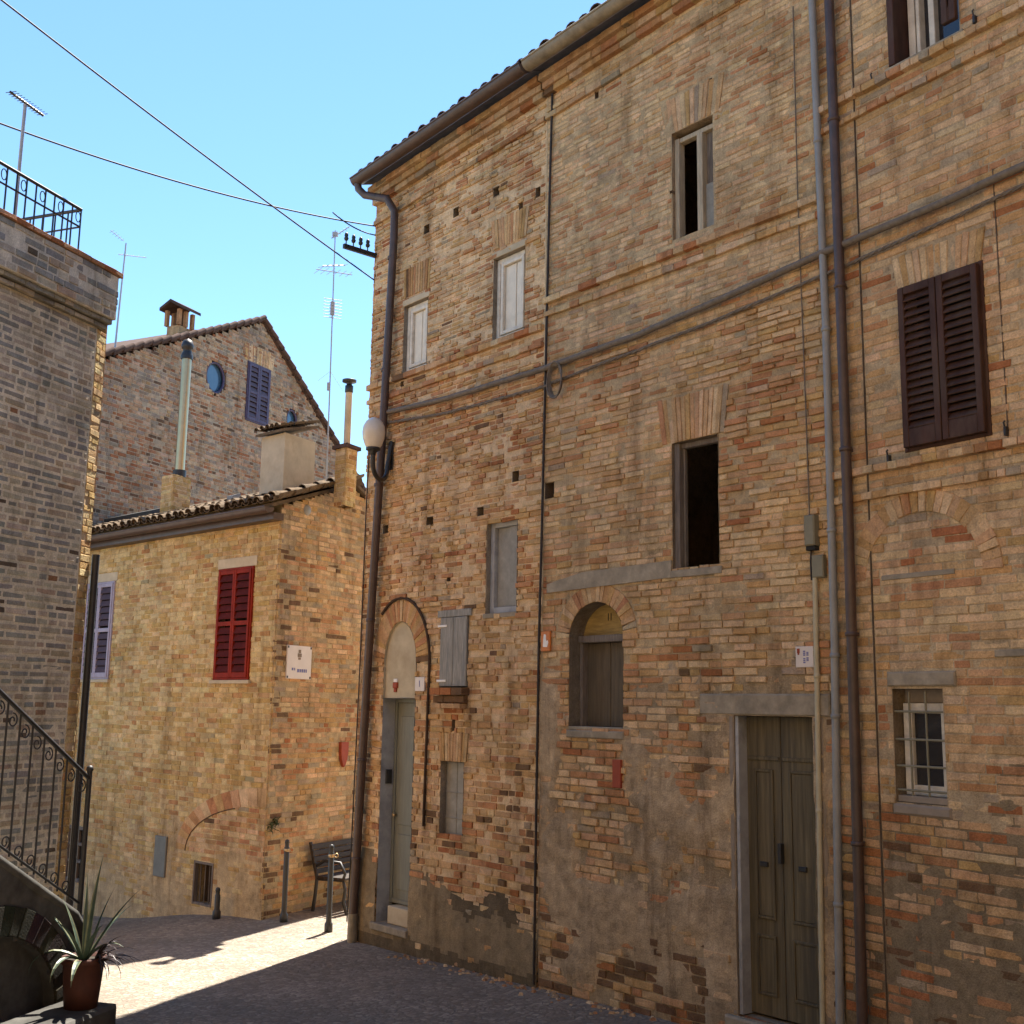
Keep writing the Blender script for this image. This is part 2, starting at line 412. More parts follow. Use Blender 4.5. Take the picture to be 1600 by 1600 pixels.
def backing(mb, W, u0, u1, z0, z1, excl, off, col, res=.07):
    def lines(a, b, extra):
        n = max(1, int(round((b-a)/res))); L = [a+(b-a)*i/n for i in range(n+1)]
        for e in extra:
            if a < e < b:
                L = [x for x in L if abs(x-e) > res*.3 or x in (a, b)]; L.append(e)
        return sorted(set(L))
    us = lines(u0, u1, [x for e in excl for x in e.lines[0]]); zs = lines(z0, z1, [x for e in excl for x in e.lines[1]])
    vid = {}; vv = []; ff = []; cc = []
    def vert(i, k):
        if (i, k) not in vid:
            vid[(i, k)] = len(vv); u, z = us[i], zs[k]; vv.append(W.P(u, z, off(u, z) if callable(off) else off))
        return vid[(i, k)]
    for k in range(len(zs)-1):
        zc = (zs[k]+zs[k+1])/2; ivs = [iv for e in excl for iv in e.iv(zc)]
        for i in range(len(us)-1):
            uc = (us[i]+us[i+1])/2
            if any(a < uc < b for a, b in ivs): continue
            ff.append((vert(i, k), vert(i+1, k), vert(i+1, k+1), vert(i, k+1))); cc.append(col(uc, zc) if callable(col) else col)
    b = len(mb.v); mb.v += [tuple(p) for p in vv]
    for f, c in zip(ff, cc):
        mb.f.append(tuple(b+i for i in f)); mb.c.append(c); mb.m.append(0); mb.sm.append(True)
def reveal(mb, W, ct, depth, col=MORT, mat=0, front=-.004):
    for (a, b) in zip(ct, ct[1:]):
        mb.face([W.P(a[0], a[1], front), W.P(b[0], b[1], front), W.P(b[0], b[1], -depth), W.P(a[0], a[1], -depth)], col, mat)
def soldier(mb, W, u0, u1, z0, z1, color, splay=.06, n=None, off=.002):
    n = n or max(3, int(round((u1-u0)/.047)))
    for i in range(n):
        t0, t1 = i/n, (i+1)/n
        a0, a1 = u0+(u1-u0)*t0, u0+(u1-u0)*t1; w = u1-u0+2*splay
        b0, b1 = u0-splay+w*t0, u0-splay+w*t1
        brick_quad(mb, W, [(a0, z0), (a1, z0), (b1, z1+random.uniform(-.01, .01)), (b0, z1+random.uniform(-.01, .01))], off+random.gauss(0, .003), color((a0+a1)/2, z0), .004)
def ring(mb, W, uc, zs, a, h, t, color, n=None, off=.002, a0=0.0, a1=math.pi):
    n = n or int(math.pi*(a+h)/2/.05)
    for i in range(n):
        p, q = a0+(a1-a0)*i/n, a0+(a1-a0)*(i+1)/n
        pt = lambda g, an: (uc-(a+g)*math.cos(an), zs+(h+g)*math.sin(an))
        brick_quad(mb, W, [pt(0, q), pt(0, p), pt(t, p), pt(t, q)][::-1], off+random.gauss(0, .003), color(uc, zs), .003)
def tiles(mb, o, along, up, width, length, pitch=.19, r=.085, tl=.38, seg=6, colfn=None):
    """barrel tiles: rows of overlapping half cylinders running up a slope"""
    along = along.normalized(); up = up.normalized(); nrm = along.cross(up).normalized()
    if nrm.z < 0: nrm = -nrm
    nc = max(1, int(width/pitch)); nr = max(1, int(length/(tl*.85)))
    for i in range(nc):
        for k in range(nr):
            b = o+along*((i+.5)*width/nc+random.gauss(0, .008))+up*(k*length/nr+random.gauss(0, .015))+nrm*random.uniform(0, .012)
            for (rr, flip, sh) in ((r, 1, 0), (r*.95, -1, width/nc*.5)):
                vv = []
                for j, (tt, r2, lift) in enumerate(((0, rr, .03 if flip > 0 else 0), (tl, rr*.8, .0))):
                    c = b+along*sh+up*tt+nrm*(lift + (0 if flip > 0 else .045))
                    for s_ in range(seg+1):
                        an = math.pi*s_/seg
                        vv.append(c+along*r2*math.cos(an)+nrm*flip*r2*math.sin(an)*.75)
                n = seg+1
                ff = [(s_, s_+1, n+s_+1, n+s_) for s_ in range(seg)]
                mb.idx(vv, ff, (.5, .5, .5), 0, True)
                # thickness at the visible lower edge
                c = b+along*sh+nrm*((.03 if flip > 0 else .045))
                inn = [c+along*rr*.82*math.cos(math.pi*s_/seg)+nrm*flip*rr*.82*.75*math.sin(math.pi*s_/seg) for s_ in range(seg+1)]
                mb.idx(vv[:n]+inn, [(s_, s_+1, n+s_+1, n+s_) for s_ in range(seg)], (.5, .5, .5), 0)
def closed_volume(mb, W, u0, u1, z0, z1, depth, col=MORT, slope=0.0):
    """back, sides, top and bottom behind a street front (front itself left open)"""
    f = lambda u, z, d: W.P(u, z, -d)
    a, b = .02, depth
    mb.face([f(u0, z0, b), f(u1, z0, b), f(u1, z1+slope, b), f(u0, z1+slope, b)], col)
    mb.face([f(u0, z0, a), f(u0, z0, b), f(u0, z1+slope, b), f(u0, z1, a)], col)
    mb.face([f(u1, z0, b), f(u1, z0, a), f(u1, z1, a), f(u1, z1+slope, b)], col)
    mb.face([f(u0, z1, a), f(u1, z1, a), f(u1, z1+slope, b), f(u0, z1+slope, b)], col)
    mb.face([f(u0, z0, a), f(u0, z0, b), f(u1, z0, b), f(u1, z0, a)], col)

# ------------------------------------------------------------------ street
def street():
    mb = MB(); xs = [-400, -120, -40, -20]+[-12+.4*i for i in range(56)]+[12, 20, 40, 120, 400]
    ys = [-400, -120, -40, -16]+[-8+.4*i for i in range(88)]+[30, 50, 120, 400]
    vv = [Vector((x, y, gz(x, y)+.012*fbm(x*.9, y*.9, 5))) for y in ys for x in xs]; n = len(xs)
    mb.idx(vv, [(k*n+i, k*n+i+1, (k+1)*n+i+1, (k+1)*n+i) for k in range(len(ys)-1) for i in range(n-1)], (.5, .5, .5), 0, True)
    tag(mb.build('street', M['cobbles']), kind='structure')
street()

# wall planes
Fc = ong(545, 1468, 0)                              # street corner of the tall house
A = Wall(Fc, -vdir(-750))
UJ = A.pix(1297, 800)[0]; UM = A.pix(849, 700)[0]   # joints between the three houses
Bw = Wall(A.P(UJ, 0), -vdir(-450))                  # right house turns a little towards us
Yc = ong(408, 1438, 0)
Yf = Wall(Yc, -vdir(-1200)); Ys = Wall(Yc, vdir(1750))
gp = ray(160, 800); G = Wall(CAM+gp*(20/gp.y), vdir(1650))
tp = ray(125, 870); T = Wall(CAM+tp*(10.55/tp.y), vdir(1470))
sp_ = ray(122, 1420); S = Wall(CAM+sp_*(9/sp_.y), vdir(1320))
ZE = 8.98                                           # top of the street front
def frame_bars(mb, W, u0, u1, z0, z1, o0, o1, t=.05, mull=0, rails=(), mat=0, tb=None):
    tb = tb or t
    mb.wbox(W, u0, u0+t, z0, z1, o0, o1, mat=mat); mb.wbox(W, u1-t, u1, z0, z1, o0, o1, mat=mat)
    mb.wbox(W, u0+t, u1-t, z1-t, z1, o0, o1-.002, mat=mat); mb.wbox(W, u0+t, u1-t, z0, z0+tb, o0, o1-.002, mat=mat)
    for i in range(mull):
        c = u0+(u1-u0)*(i+1)/(mull+1); mb.wbox(W, c-t*.45, c+t*.45, z0+tb, z1-t, o0, o1-.004, mat=mat)
    for r in rails: mb.wbox(W, u0+t, u1-t, r-t*.4, r+t*.4, o0, o1-.008, mat=mat)
def louvre(W, parent, u0, u1, z0, z1, o0, o1, mf, ms, n=14, mid=False, st=.045, name='shutter', bot=.09):
    """one shutter leaf: stiles, rails and tilted slats"""
    mb = MB(); rails = [(z0, z0+bot), (z1-.055, z1)]
    if mid: rails.append(((z0+z1)/2-.03, (z0+z1)/2+.03))
    mb.wbox(W, u0, u0+st, z0, z1, o0, o1); mb.wbox(W, u1-st, u1, z0, z1, o0, o1)
    for a, b in rails: mb.wbox(W, u0+st, u1-st, a, b, o0, o1-.003)
    zs0, zs1 = z0+bot, z1-.055; p = (zs1-zs0)/n
    for i in range(n):
        c = zs0+(i+.5)*p
        if mid and abs(c-(z0+z1)/2) < .035: continue
        hh = p*.62; om = (o0+o1)/2; d = (o1-o0)*.33
        q = [W.P(u0+st, c-hh*.75, om+d), W.P(u1-st, c-hh*.75, om+d), W.P(u1-st, c-hh*.75+.008, om+d+.004), W.P(u0+st, c-hh*.75+.008, om+d+.004),
             W.P(u0+st, c+hh*.55, om-d), W.P(u1-st, c+hh*.55, om-d), W.P(u1-st, c+hh*.55+.008, om-d), W.P(u0+st, c+hh*.55+.008, om-d)]
        mb.hexa(q, mat=1)
    return mb.build(name, [mf, ms], parent)
def panel_mb(W, u0, u1, z0, z1, o0, o1, boards=2):
    mb = MB(); w = (u1-u0)/boards
    for i in range(boards): mb.wbox(W, u0+i*w+.002, u0+(i+1)*w-.002, z0, z1, o0, o1-random.uniform(0, .004), bev=.006)
    return mb
def putlog(px, py, w=.10, h=.11):
    u, z = A.pix(px, py); return Rect(u-w/2, u+w/2, z-h/2, z+h/2)

# ================================================================== tall corner house (left) and its neighbour (middle)
houseL = thing('brick_house', 'tall brick corner house with arched grey door and globe lamp at its edge', 'house', Fc, 'brick houses of the right-hand row')
Jm = A.P(UM, .1)
houseM = thing('brick_house', 'tall brick house with a double wooden door, arched shuttered window and dark open window', 'house', Jm, 'brick houses of the right-hand row')

w1 = Rect(*A.rect(630, 667, 472, 580)); w2 = Rect(*A.rect(770, 819, 395, 528)); w3 = Rect(*A.rect(759, 807, 812, 957))
w4 = Rect(*A.rect(688, 731, 957, 1074)); w5 = Rect(*A.rect(687, 723, 1190, 1307))
du0, du1 = A.pix(593, 1250)[0], A.pix(643.5, 1250)[0]; dz0 = .27; dz1 = A.pix(620, 1091)[1]
daz = A.pix(620, 1035)[1]; dat = A.pix(620, 972)[1]; DA = Arch(du0, du1, dz0, daz, dat)
holesL = [putlog(775, 300), putlog(712, 331), putlog(666, 358), putlog(840, 300, .07), putlog(813, 323, .06), putlog(671, 815, .12), putlog(602, 826), putlog(805, 744), putlog(750, 800), putlog(700, 905, .05, .04), putlog(628, 600, .06, .07), putlog(708, 1133, .05, .12)]
colL = pal((3.6, 3.4, 1.6, 1.6, .25, .08, .25)); colV = pal((1.6, 3, 2.0, 1.3, .05, .05, .1), .3)
def zoneL(u, z, w):
    k = fbm(u*1.3, z*1.3, 1.0)
    if .75 < z < 1.55+.35*k and u > 1.15: w = [w[0]*.45, w[1]*.5, w[2]*.3, w[3]*1.2, w[4]*1.6, w[5]*12, w[6]*.6]
    elif z < 3.6: w = [w[0]*.9, w[1]*1.1, w[2], w[3]*1.1, w[4], w[5]*2.2, w[6]]
    return w
def hA(z): return max(.050, .072-.0040*max(0, z-1))           # older, larger bricks low down
def rough(u, z):                                    # eroded, deeply jointed areas
    k = fbm(u*.9, z*.9, 41)
    r = .55*(1 if u < UM else 0)+(1.0 if z < 6.0 else 0)*(.55+.9*k)
    if u > 5.5 and z < 6.2: r += .5
    return min(1, max(0, r))
def plL(u, z):                                      # plaster socle, higher towards the joint
    return (.98-.10*u+.25*fbm(u*1.7, z*1.2, 4) - z)*3.2
def offL(u, z):
    v = min(1, max(0, plL(u, z)+.3)); return -.0045-.008*rough(u, z)*(1-v)+.022*v+.004*fbm(u*6, z*6, 2)
def bcolL(u, z):
    v = plL(u, z); k = fbm(u*2.2, z*.9, 8)
    if v > -.1:
        g = 1+.35*k; d = .55 if (z > .62+.2*k and u > 1.9) or z < .16+.1*k else 1
        return tuple(x*g*d for x in (.24, .185, .115))
    return tuple(x*(1+.2*k) for x in MORT)
TOPC = Above([(0, 9.08), (8, 9.08+.042*8)])
def build_left():
    mb = MB(); W = A
    vz = [Trap(w1.u0-.02, w1.u1+.02, w1.z1+.10, w1.z1+.48, .02), Trap(w2.u0, w2.u1+.02, w2.z1+.10, w2.z1+.45, .05), Trap(w5.u0-.02, w5.u1+.04, w5.z1, w5.z1+.30, .03)]
    ringx = Arch(du0, du1, dz0, daz, dat, .27)
    sill4 = Rect(w4.u0-.04, w4.u1+.04, w4.z0-.34, w4.z0-.002)
    ops = [w1, w2, w3, w4, w5, DA]
    ex = ops+holesL+vz+[ringx]
    # bands of projecting courses stay free
    bands = [(A.pix(740, 550)[1], .07, .05), (A.pix(740, 575)[1], .06, .032)]
    bz = [Rect(.0, UM, z-h/2, z+h/2) for (z, h, o) in bands]
    lay(mb, W, 0.0, UM-.012, plz0, ZE+.2, ex+bz+[TOPC], colL, h=hA, L=.23, joint=.007, prot=lambda u, z: .004+.005*rough(u, z), zone=zoneL, miss=.006, head=.6)
    for (z, h, o) in bands:
        x = 0
        while x < UM-.03:
            l = min(random.uniform(.1, .27), UM-.012-x)
            brick_quad(mb, W, [(x, z-h/2), (x+l, z-h/2), (x+l, z+h/2), (x, z+h/2)], o+random.gauss(0, .004), colL(x, z), .003); x += l
    backing(mb, W, -.0, UM, -.4, ZE+.3, [TOPC]+ops[:5]+[ArchB(du0, du1, dz0, daz, dat, .06)]+holesL, offL, bcolL, .045)
    for t in vz: soldier(mb, W, t.a[0], t.a[1], t.a[2], t.a[3], colV, t.a[4])
    ring(mb, W, (du0+du1)/2, daz, (du1-du0)/2, dat-daz, .25, colV, 29)
    # thin raised moulding round the arch
    c = (du0+du1)/2; a = (du1-du0)/2+.27; hh = dat-daz+.27
    pts = [W.P(c-a*math.cos(an), daz+hh*math.sin(an), .012) for an in [math.pi*(.28+.72*i/16) for i in range(17)]]
    pts += [W.P(c+a-.004*k, daz-.25*k, .012) for k in range(1, 8)]
    mb.tube(pts, .017, 6, (.07, .045, .03))
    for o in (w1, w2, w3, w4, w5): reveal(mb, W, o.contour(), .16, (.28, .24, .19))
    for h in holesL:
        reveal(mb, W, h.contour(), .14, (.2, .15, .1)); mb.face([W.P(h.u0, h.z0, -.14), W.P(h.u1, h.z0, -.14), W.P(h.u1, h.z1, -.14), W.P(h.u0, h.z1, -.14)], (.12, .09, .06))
    closed_volume(mb, W, 0, UM-.006, -.4, ZE+.1, 5.2)
    E = Wall(A.P(0, 0, -5.2), A.n)                  # end wall on the passage
    lay(mb, E, 0, 5.2, 0, ZE, [], colL, h=.07, L=.27, zone=None)
    return mb.build('wall', MAS, houseL)
plz0 = -.1
build_left()

# --- openings of the left house
def pale_window(r, panel=True):
    fr = MB(); frame_bars(fr, A, r.u0+.004, r.u1-.004, r.z0+.03, r.z1-.004, -.118, -.055, .05)
    frame_bars(fr, A, r.u0+.085, r.u1-.06, r.z0+.085, r.z1-.06, -.10, -.04, .04)
    f = fr.build('window', M['whiteframe'], houseL)
    m_ = r.u0+.12+(r.u1-r.u0-.21)*.6
    for (a, b) in ((r.u0+.13, m_-.006), (m_+.006, r.u1-.105)):
        p = MB(); p.wbox(A, a, b, r.z0+.13, r.z1-.105, -.11, -.075); p.build('pane', M['palepanel'], f)
    s = MB(); s.wbox(A, r.u0-.02, r.u1+.02, r.z0-.03, r.z0+.028, -.11, .012, bev=.006); s.build('sill', M['stone'], f)
    l = MB(); l.wbox(A, r.u0-.03, r.u1+.03, r.z1+.003, r.z1+.075, -.10, .004); l.build('lintel', M['render_pale'], f)
    b = MB(); b.wbox(A, r.u0, r.u1, r.z0, r.z1, -.20, -.125); b.build('back_board', M['greyframe'], f)
pale_window(w1); pale_window(w2)
fr = MB(); frame_bars(fr, A, w3.u0+.004, w3.u1-.004, w3.z0+.004, w3.z1-.004, -.155, -.06, .06, 0)
f3 = fr.build('window', M['bluegrey'], houseL)
for k in range(2):
    p = panel_mb(A, w3.u0+.07+k*(w3.u1-w3.u0-.14)*.62, w3.u0+.07+(w3.u1-w3.u0-.14)*(.61 if k == 0 else 1), w3.z0+.065, w3.z1-.065, -.14, -.10+.02*k, 1)
    p.build('shutter_board', M['greyframe'], f3)
s = MB(); s.wbox(A, w3.u0-.02, w3.u1+.02, w3.z0-.05, w3.z0-.002, -.1, .012); s.build('sill', M['stone'], f3)
sh = panel_mb(A, w4.u0+.006, w4.u1-.012, w4.z0+.01, w4.z1-.05, -.03, .015, 2)
so4 = sh.build('shutter', M['greywood'], houseL)
for zz in (w4.z1-.14, w4.z0+.07):
    hg = MB(); hg.wbox(A, w4.u0-.03, w4.u0+.13, zz-.012, zz+.012, .0155, .022); hg.build('hinge', M['whitepaint'], so4)
lt = MB(); lt.wbox(A, w4.u0-.05, w4.u1+.05, w4.z1-.045, w4.z1+.03, -.05, .012); lt.build('lintel', M['greywood'], so4)
bk = MB(); bk.wbox(A, w4.u0, w4.u1, w4.z0, w4.z1, -.17, -.15); bk.build('back_board', M['dark'], so4)
sl = MB()
for i, (dz, o, h) in enumerate(((.0, .10, .075), (.085, .055, .07), (.165, .09, .05))):
    n = 3; uu0, uu1 = w4.u0-.05+.01*i, w4.u1+.03-.015*i
    for k in range(n):
        a, b = uu0+(uu1-uu0)*k/n, uu0+(uu1-uu0)*(k+1)/n
        sl.wbox(A, a+.003, b-.003, w4.z0-.005-dz-h, w4.z0-.005-dz, -.02, o+random.uniform(-.006, .006), (RED, DRK, TAN)[(i+(k == 2)) % 3] if i == 0 else (TAN if i == 2 else DRK))
sl.build('brick_sill', MAS, houseL)
p5 = panel_mb(A, w5.u0+.004, w5.u1-.004, w5.z0+.004, w5.z1-.004, -.10, -.075, 2)
for zz in (w5.z0+.18, w5.z0+.44): p5.wbox(A, w5.u0+.01, w5.u1-.01, zz-.006, zz+.006, -.0755, -.068)
p5.build('window_panel', M['greyframe'], houseL)
# arched doorway
dm = MB(); reveal(dm, A, [(du0, dz0), (du0, dz1), (du1, dz1), (du1, dz0)], .22)
dd = dm.build('door_reveal', M['bluegrey'], houseL)
ln = MB(); pts = [(u, z) for (u, z) in DA.contour() if z >= daz-1e-6]
ct = [(du0+.001, dz1)]+[(u, z) for (u, z) in pts]+[(du1-.001, dz1)]
ln.face([A.P(u, z, -.028) for (u, z) in ct][::-1]); ln.face([A.P(du0, dz1, -.028), A.P(du1, dz1, -.028), A.P(du1, dz1, -.23), A.P(du0, dz1, -.23)])
for a, b in zip(ct, ct[1:]): ln.face([A.P(a[0], a[1], .0), A.P(b[0], b[1], .0), A.P(b[0], b[1], -.03), A.P(a[0], a[1], -.03)])
lun = ln.build('lunette', M['plaster'], houseL)
dl = MB(); mid = du0+(du1-du0)*.55
frame_bars(dl, A, du0+.005, du1-.005, dz0+.2, dz1-.003, -.22, -.17, .045)
dl.wbox(A, du0+.05, mid+.10, dz0+.21, dz1-.05, -.215, -.185); dl.wbox(A, mid+.105, du1-.05, dz0+.21, dz1-.05, -.215, -.187)
for (a, b) in ((dz0+.35, dz0+.95), (dz0+1.05, dz1-.2)):
    dl.wbox(A, du0+.12, mid+.04, a, b, -.186, -.175, bev=.01)
dob = dl.build('door', M['doorgrey'], houseL)
kn = MB(); ku, kz = A.pix(619, 1273, -.185); kn.lathe(A.P(ku, kz, -.185), [(.0, .05), (.022, .045), (.026, .03), (.012, .02), (.012, 0)], 12, axis=A.n); kn.build('door_knob', M['steel'], dob)
ic = MB(); iu = .20; reu = A.pix(600, 1210, -.15)
Wrev = Wall(A.P(du0, 0, 0), -A.n)                   # left reveal of the doorway
ic.wbox(Wrev, .07, .15, A.pix(600, 1225)[1], A.pix(600, 1203)[1], 0.0, .02); ic.build('door_intercom', M['castiron'], dob)
st = MB(); st.wbox(A, du0-.05, du1+.02, dz0-.075, dz0, -.22, .05, bev=.008); st.build('door_step', M['stone'], houseL)
st = MB(); st.wbox(A, du0+.15, du1-.002, dz0+.002, dz0+.19, -.22, -.05, bev=.01); st.build('inner_step', M['render_pale'], houseL)
em = MB(); eu, ez = A.pix(618, 1071, -.02); em.wbox(A, eu-.045, eu+.045, ez-.03, ez+.035, -.03, -.005, bev=.01); em.wbox(A, eu-.022, eu+.022, ez-.075, ez-.03, -.03, -.008)
emb = em.build('emblem', M['terracotta'], houseL)
em = MB(); em.wbox(A, eu-.035, eu+.035, ez+.036, ez+.075, -.029, -.012); em.build('emblem_top', M['whitepaint'], emb)

# --- middle house wall
wA = Rect(*A.rect(1049, 1117, 193, 363)); wB = Rect(*A.rect(1050, 1123, 685, 888))
au0, au1 = A.pix(889, 1040)[0], A.pix(973, 1040)[0]; az0 = A.pix(930, 1141)[1]; azs = A.pix(930, 995)[1]; azt = A.pix(930, 941)[1]
AR = Arch(au0, au1, az0, azs, azt)
ddu0, ddu1 = A.pix(1150, 1340)[0], A.pix(1276, 1340)[0]; ddz0 = .30; ddz1 = A.pix(1210, 1119)[1]
DM = Rect(ddu0, ddu1, ddz0, ddz1)
LINT = Rect(A.pix(1094, 1100)[0], UJ-.05, ddz1+.003, A.pix(1190, 1084)[1])
holesM = [putlog(858, 765, .13, .17), putlog(932, 145, .05, .12), putlog(1048, 300, .03, .03), putlog(1110, 130, .03, .1)]
colM = pal((4.2, 3.6, 1.2, 1.8, .2, .03, .15)); colM2 = pal((2.0, 2.2, 2.2, 1.2, .8, .7, .7))
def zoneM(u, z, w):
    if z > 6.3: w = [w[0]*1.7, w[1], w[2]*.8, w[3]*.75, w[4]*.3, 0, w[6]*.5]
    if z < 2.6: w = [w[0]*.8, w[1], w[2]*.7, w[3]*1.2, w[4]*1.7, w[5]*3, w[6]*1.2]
    if z < .75: w = [w[0]*.2, w[1]*.5, w[2]*.3, w[3], w[4]*3, w[5]*40, w[6]]  # dark stained bricks at the foot, deepened with painted shade
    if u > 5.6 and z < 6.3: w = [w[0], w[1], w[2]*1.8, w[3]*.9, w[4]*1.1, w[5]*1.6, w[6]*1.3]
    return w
def plM(u, z):
    k = fbm(u*1.1, z*1.2, 21)+.5*fbm(u*3.1, z*3.3, 5)
    v = (2.2-z)*.8+1.5*k+.35*fbm(u*9, z*9, 2)
    if u < UM+.28: v = max(v, (3.15-z)*2+k*.4 if z > 2 else v)
    if z < .85: v = min(v, (z-.42)*2.2+1.3*fbm(u*1.6, z*1.6, 33))
    if 3.75 < u < 4.35 and 1.1 < z < 2.1: v -= .9    # bricks show through under the arched window
    if u > 5.25: v = max(v, .35+.8*k) if z < 2.75 else v-1
    return v
def offM(u, z):
    v = min(1, max(0, plM(u, z)*1.1+.15)); return -.004-.009*rough(u, z)*(1-v)+.019*v+.005*fbm(u*7, z*7, 2)
def bcolM(u, z):
    v = plM(u, z); k = fbm(u*2.4, z*2.0, 8)+.6*fbm(u*11, z*11, 18)
    if v > .0: return tuple(x*(1+.35*k) for x in (.39, .295, .19))
    return tuple(x*(1+.2*k) for x in ((.45, .34, .205) if z > 3 else (.33, .25, .155)))
def build_mid():
    mb = MB(); W = A
    vz = [Trap(wA.u0-.05, wA.u1+.05, wA.z1, wA.z1+.36, .08), Trap(wB.u0-.10, wB.u1+.06, wB.z1, wB.z1+.42, .07)]
    ringx = Arch(au0, au1, az0, azs, azt, .20)
    ops = [wA, wB, AR, DM]; ex = ops+holesM+vz+[ringx, LINT, Rect(ddu0-.055, ddu1+.11, ddz0, ddz1)]
    bands = [(A.pix(1057, 395)[1], .065, .052), (A.pix(1057, 418)[1], .06, .036), (A.pix(1000, 92)[1], .05, .02)]
    bz = [Rect(UM, UJ, z-h/2, z+h/2) for (z, h, o) in bands]
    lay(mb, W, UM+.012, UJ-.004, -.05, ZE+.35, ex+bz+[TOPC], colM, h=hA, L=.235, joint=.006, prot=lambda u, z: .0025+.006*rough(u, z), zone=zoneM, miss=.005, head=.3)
    for (z, h, o) in bands:
        x = UM+.012
        while x < UJ-.03:
            l = min(random.uniform(.12, .27), UJ-.004-x)
            brick_quad(mb, W, [(x, z-h/2), (x+l, z-h/2), (x+l, z+h/2), (x, z+h/2)], o+random.gauss(0, .003), colM(x, z), .002); x += l
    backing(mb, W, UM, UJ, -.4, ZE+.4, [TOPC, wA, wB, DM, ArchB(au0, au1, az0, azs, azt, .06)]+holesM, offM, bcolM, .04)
    colW = pal((3, 2.6, 2.4, .25, .0, 0, .1), .2)
    for t in vz: soldier(mb, W, t.a[0], t.a[1], t.a[2], t.a[3], colW, t.a[4], off=.001)
    ring(mb, W, (au0+au1)/2, azs, (au1-au0)/2, azt-azs, .18, colV, 24)
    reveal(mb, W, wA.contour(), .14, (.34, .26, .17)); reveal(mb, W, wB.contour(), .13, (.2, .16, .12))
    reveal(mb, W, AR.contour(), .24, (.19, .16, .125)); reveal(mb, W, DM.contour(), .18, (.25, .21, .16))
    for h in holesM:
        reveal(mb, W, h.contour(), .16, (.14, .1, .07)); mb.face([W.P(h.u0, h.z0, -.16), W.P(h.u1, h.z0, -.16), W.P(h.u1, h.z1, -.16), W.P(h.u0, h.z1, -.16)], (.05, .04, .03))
    closed_volume(mb, W, UM+.006, UJ, -.4, ZE+.1, 5.2)
    return mb.build('wall', MAS, houseM)
build_mid()
# window A: broken pale frame, left casement gone
fr = MB(); a0, a1 = wA.u0+.004, wA.u1-.004; cm = a0+(a1-a0)*.60
fr.wbox(A, a0+.002, a0+.055, wA.z0+.004, wA.z1-.05, -0.120, -0.040); fr.wbox(A, a0+.055, a1-.03, wA.z1-.095, wA.z1-.05, -0.118, -0.050)
fr.wbox(A, cm-.03, cm+.035, wA.z0+.004, wA.z1-.096, -0.120, -0.035); fr.wbox(A, a1-.03, a1, wA.z0+.004, wA.z1-.05, -0.120, -0.050)
fA = fr.build('window', M['oldframe'], houseM)
zm = wA.z0+(wA.z1-wA.z0)*.43
p = MB(); p.wbox(A, cm+.037, a1-.032, wA.z0+.03, zm, -0.115, -0.075); p.build('lower_panel', M['greyframe'], fA)
p = MB(); p.wbox(A, cm+.037, a1-.032, zm+.002, wA.z1-0.050, -0.118, -0.095); p.build('upper_panel', M['jambwood'], fA)
# window B: bare opening with old timber jambs
fr = MB(); b0, b1 = wB.u0+.003, wB.u1-.003
fr.wbox(A, b0, b0+.06, wB.z0+.01, wB.z1-.003, -.115, -.03); fr.wbox(A, b0+.062, b0+.08, wB.z0+.02, wB.z1-.05, -.115, -.08)
fr.wbox(A, b1-.04, b1, wB.z0+.01, wB.z1-.003, -.115, -.05); fr.wbox(A, b0+.06, b1-.04, wB.z1-.05, wB.z1-.004, -.115, -.06)
fB = fr.build('window', M['jambwood'], houseM)
s = MB(); s.wbox(A, wB.u0-.06, wB.u1+.03, wB.z0-.065, wB.z0-.002, -.2, .014); s.build('sill', M['stone'], fB)
# arched window
fr = MB(); zt = A.pix(935, 998, -.1)[1]
fr.wbox(A, au0+.01, au0+.05, az0+.03, zt-.03, -.235, -.13); fr.wbox(A, au1-.04, au1-.005, az0+.03, zt-.03, -.235, -.15); fr.wbox(A, au0+.006, au1-.006, zt-.03, zt+.035, -.238, -.11)
fW = fr.build('window', M['jambwood'], houseM)
p = panel_mb(A, au0+.052, au1-.042, az0+.03, zt-.032, -.23, -.195, 2); p.build('shutter_board', M['darkboard'], fW)
p = MB(); ctr = (au0+au1)/2; aw = (au1-au0)/2-.003
p.face([A.P(ctr-aw*math.cos(math.pi*i/18), max(zt+.03, azs+(azt-azs-.003)*math.sin(math.pi*i/18)), -.19) for i in range(19)][::-1]); p.build('lunette_board', M['yellowboard'], fW)
for dx in (-.018, .018):
    p = MB(); p.wbox(A, ctr+dx-.006, ctr+dx+.006, azt-.16, azt-.09, -.191, -.187); p.build('lunette_slot', M['dark'], fW)
s = MB(); s.wbox(A, au0+.002, au1-.002, az0-.0, az0+.03, -.235, .004); s.wbox(A, au0-.02, au1+.02, az0-.075, az0-.003, -.05, .018, bev=.01); s.build('sill', M['stone'], fW)
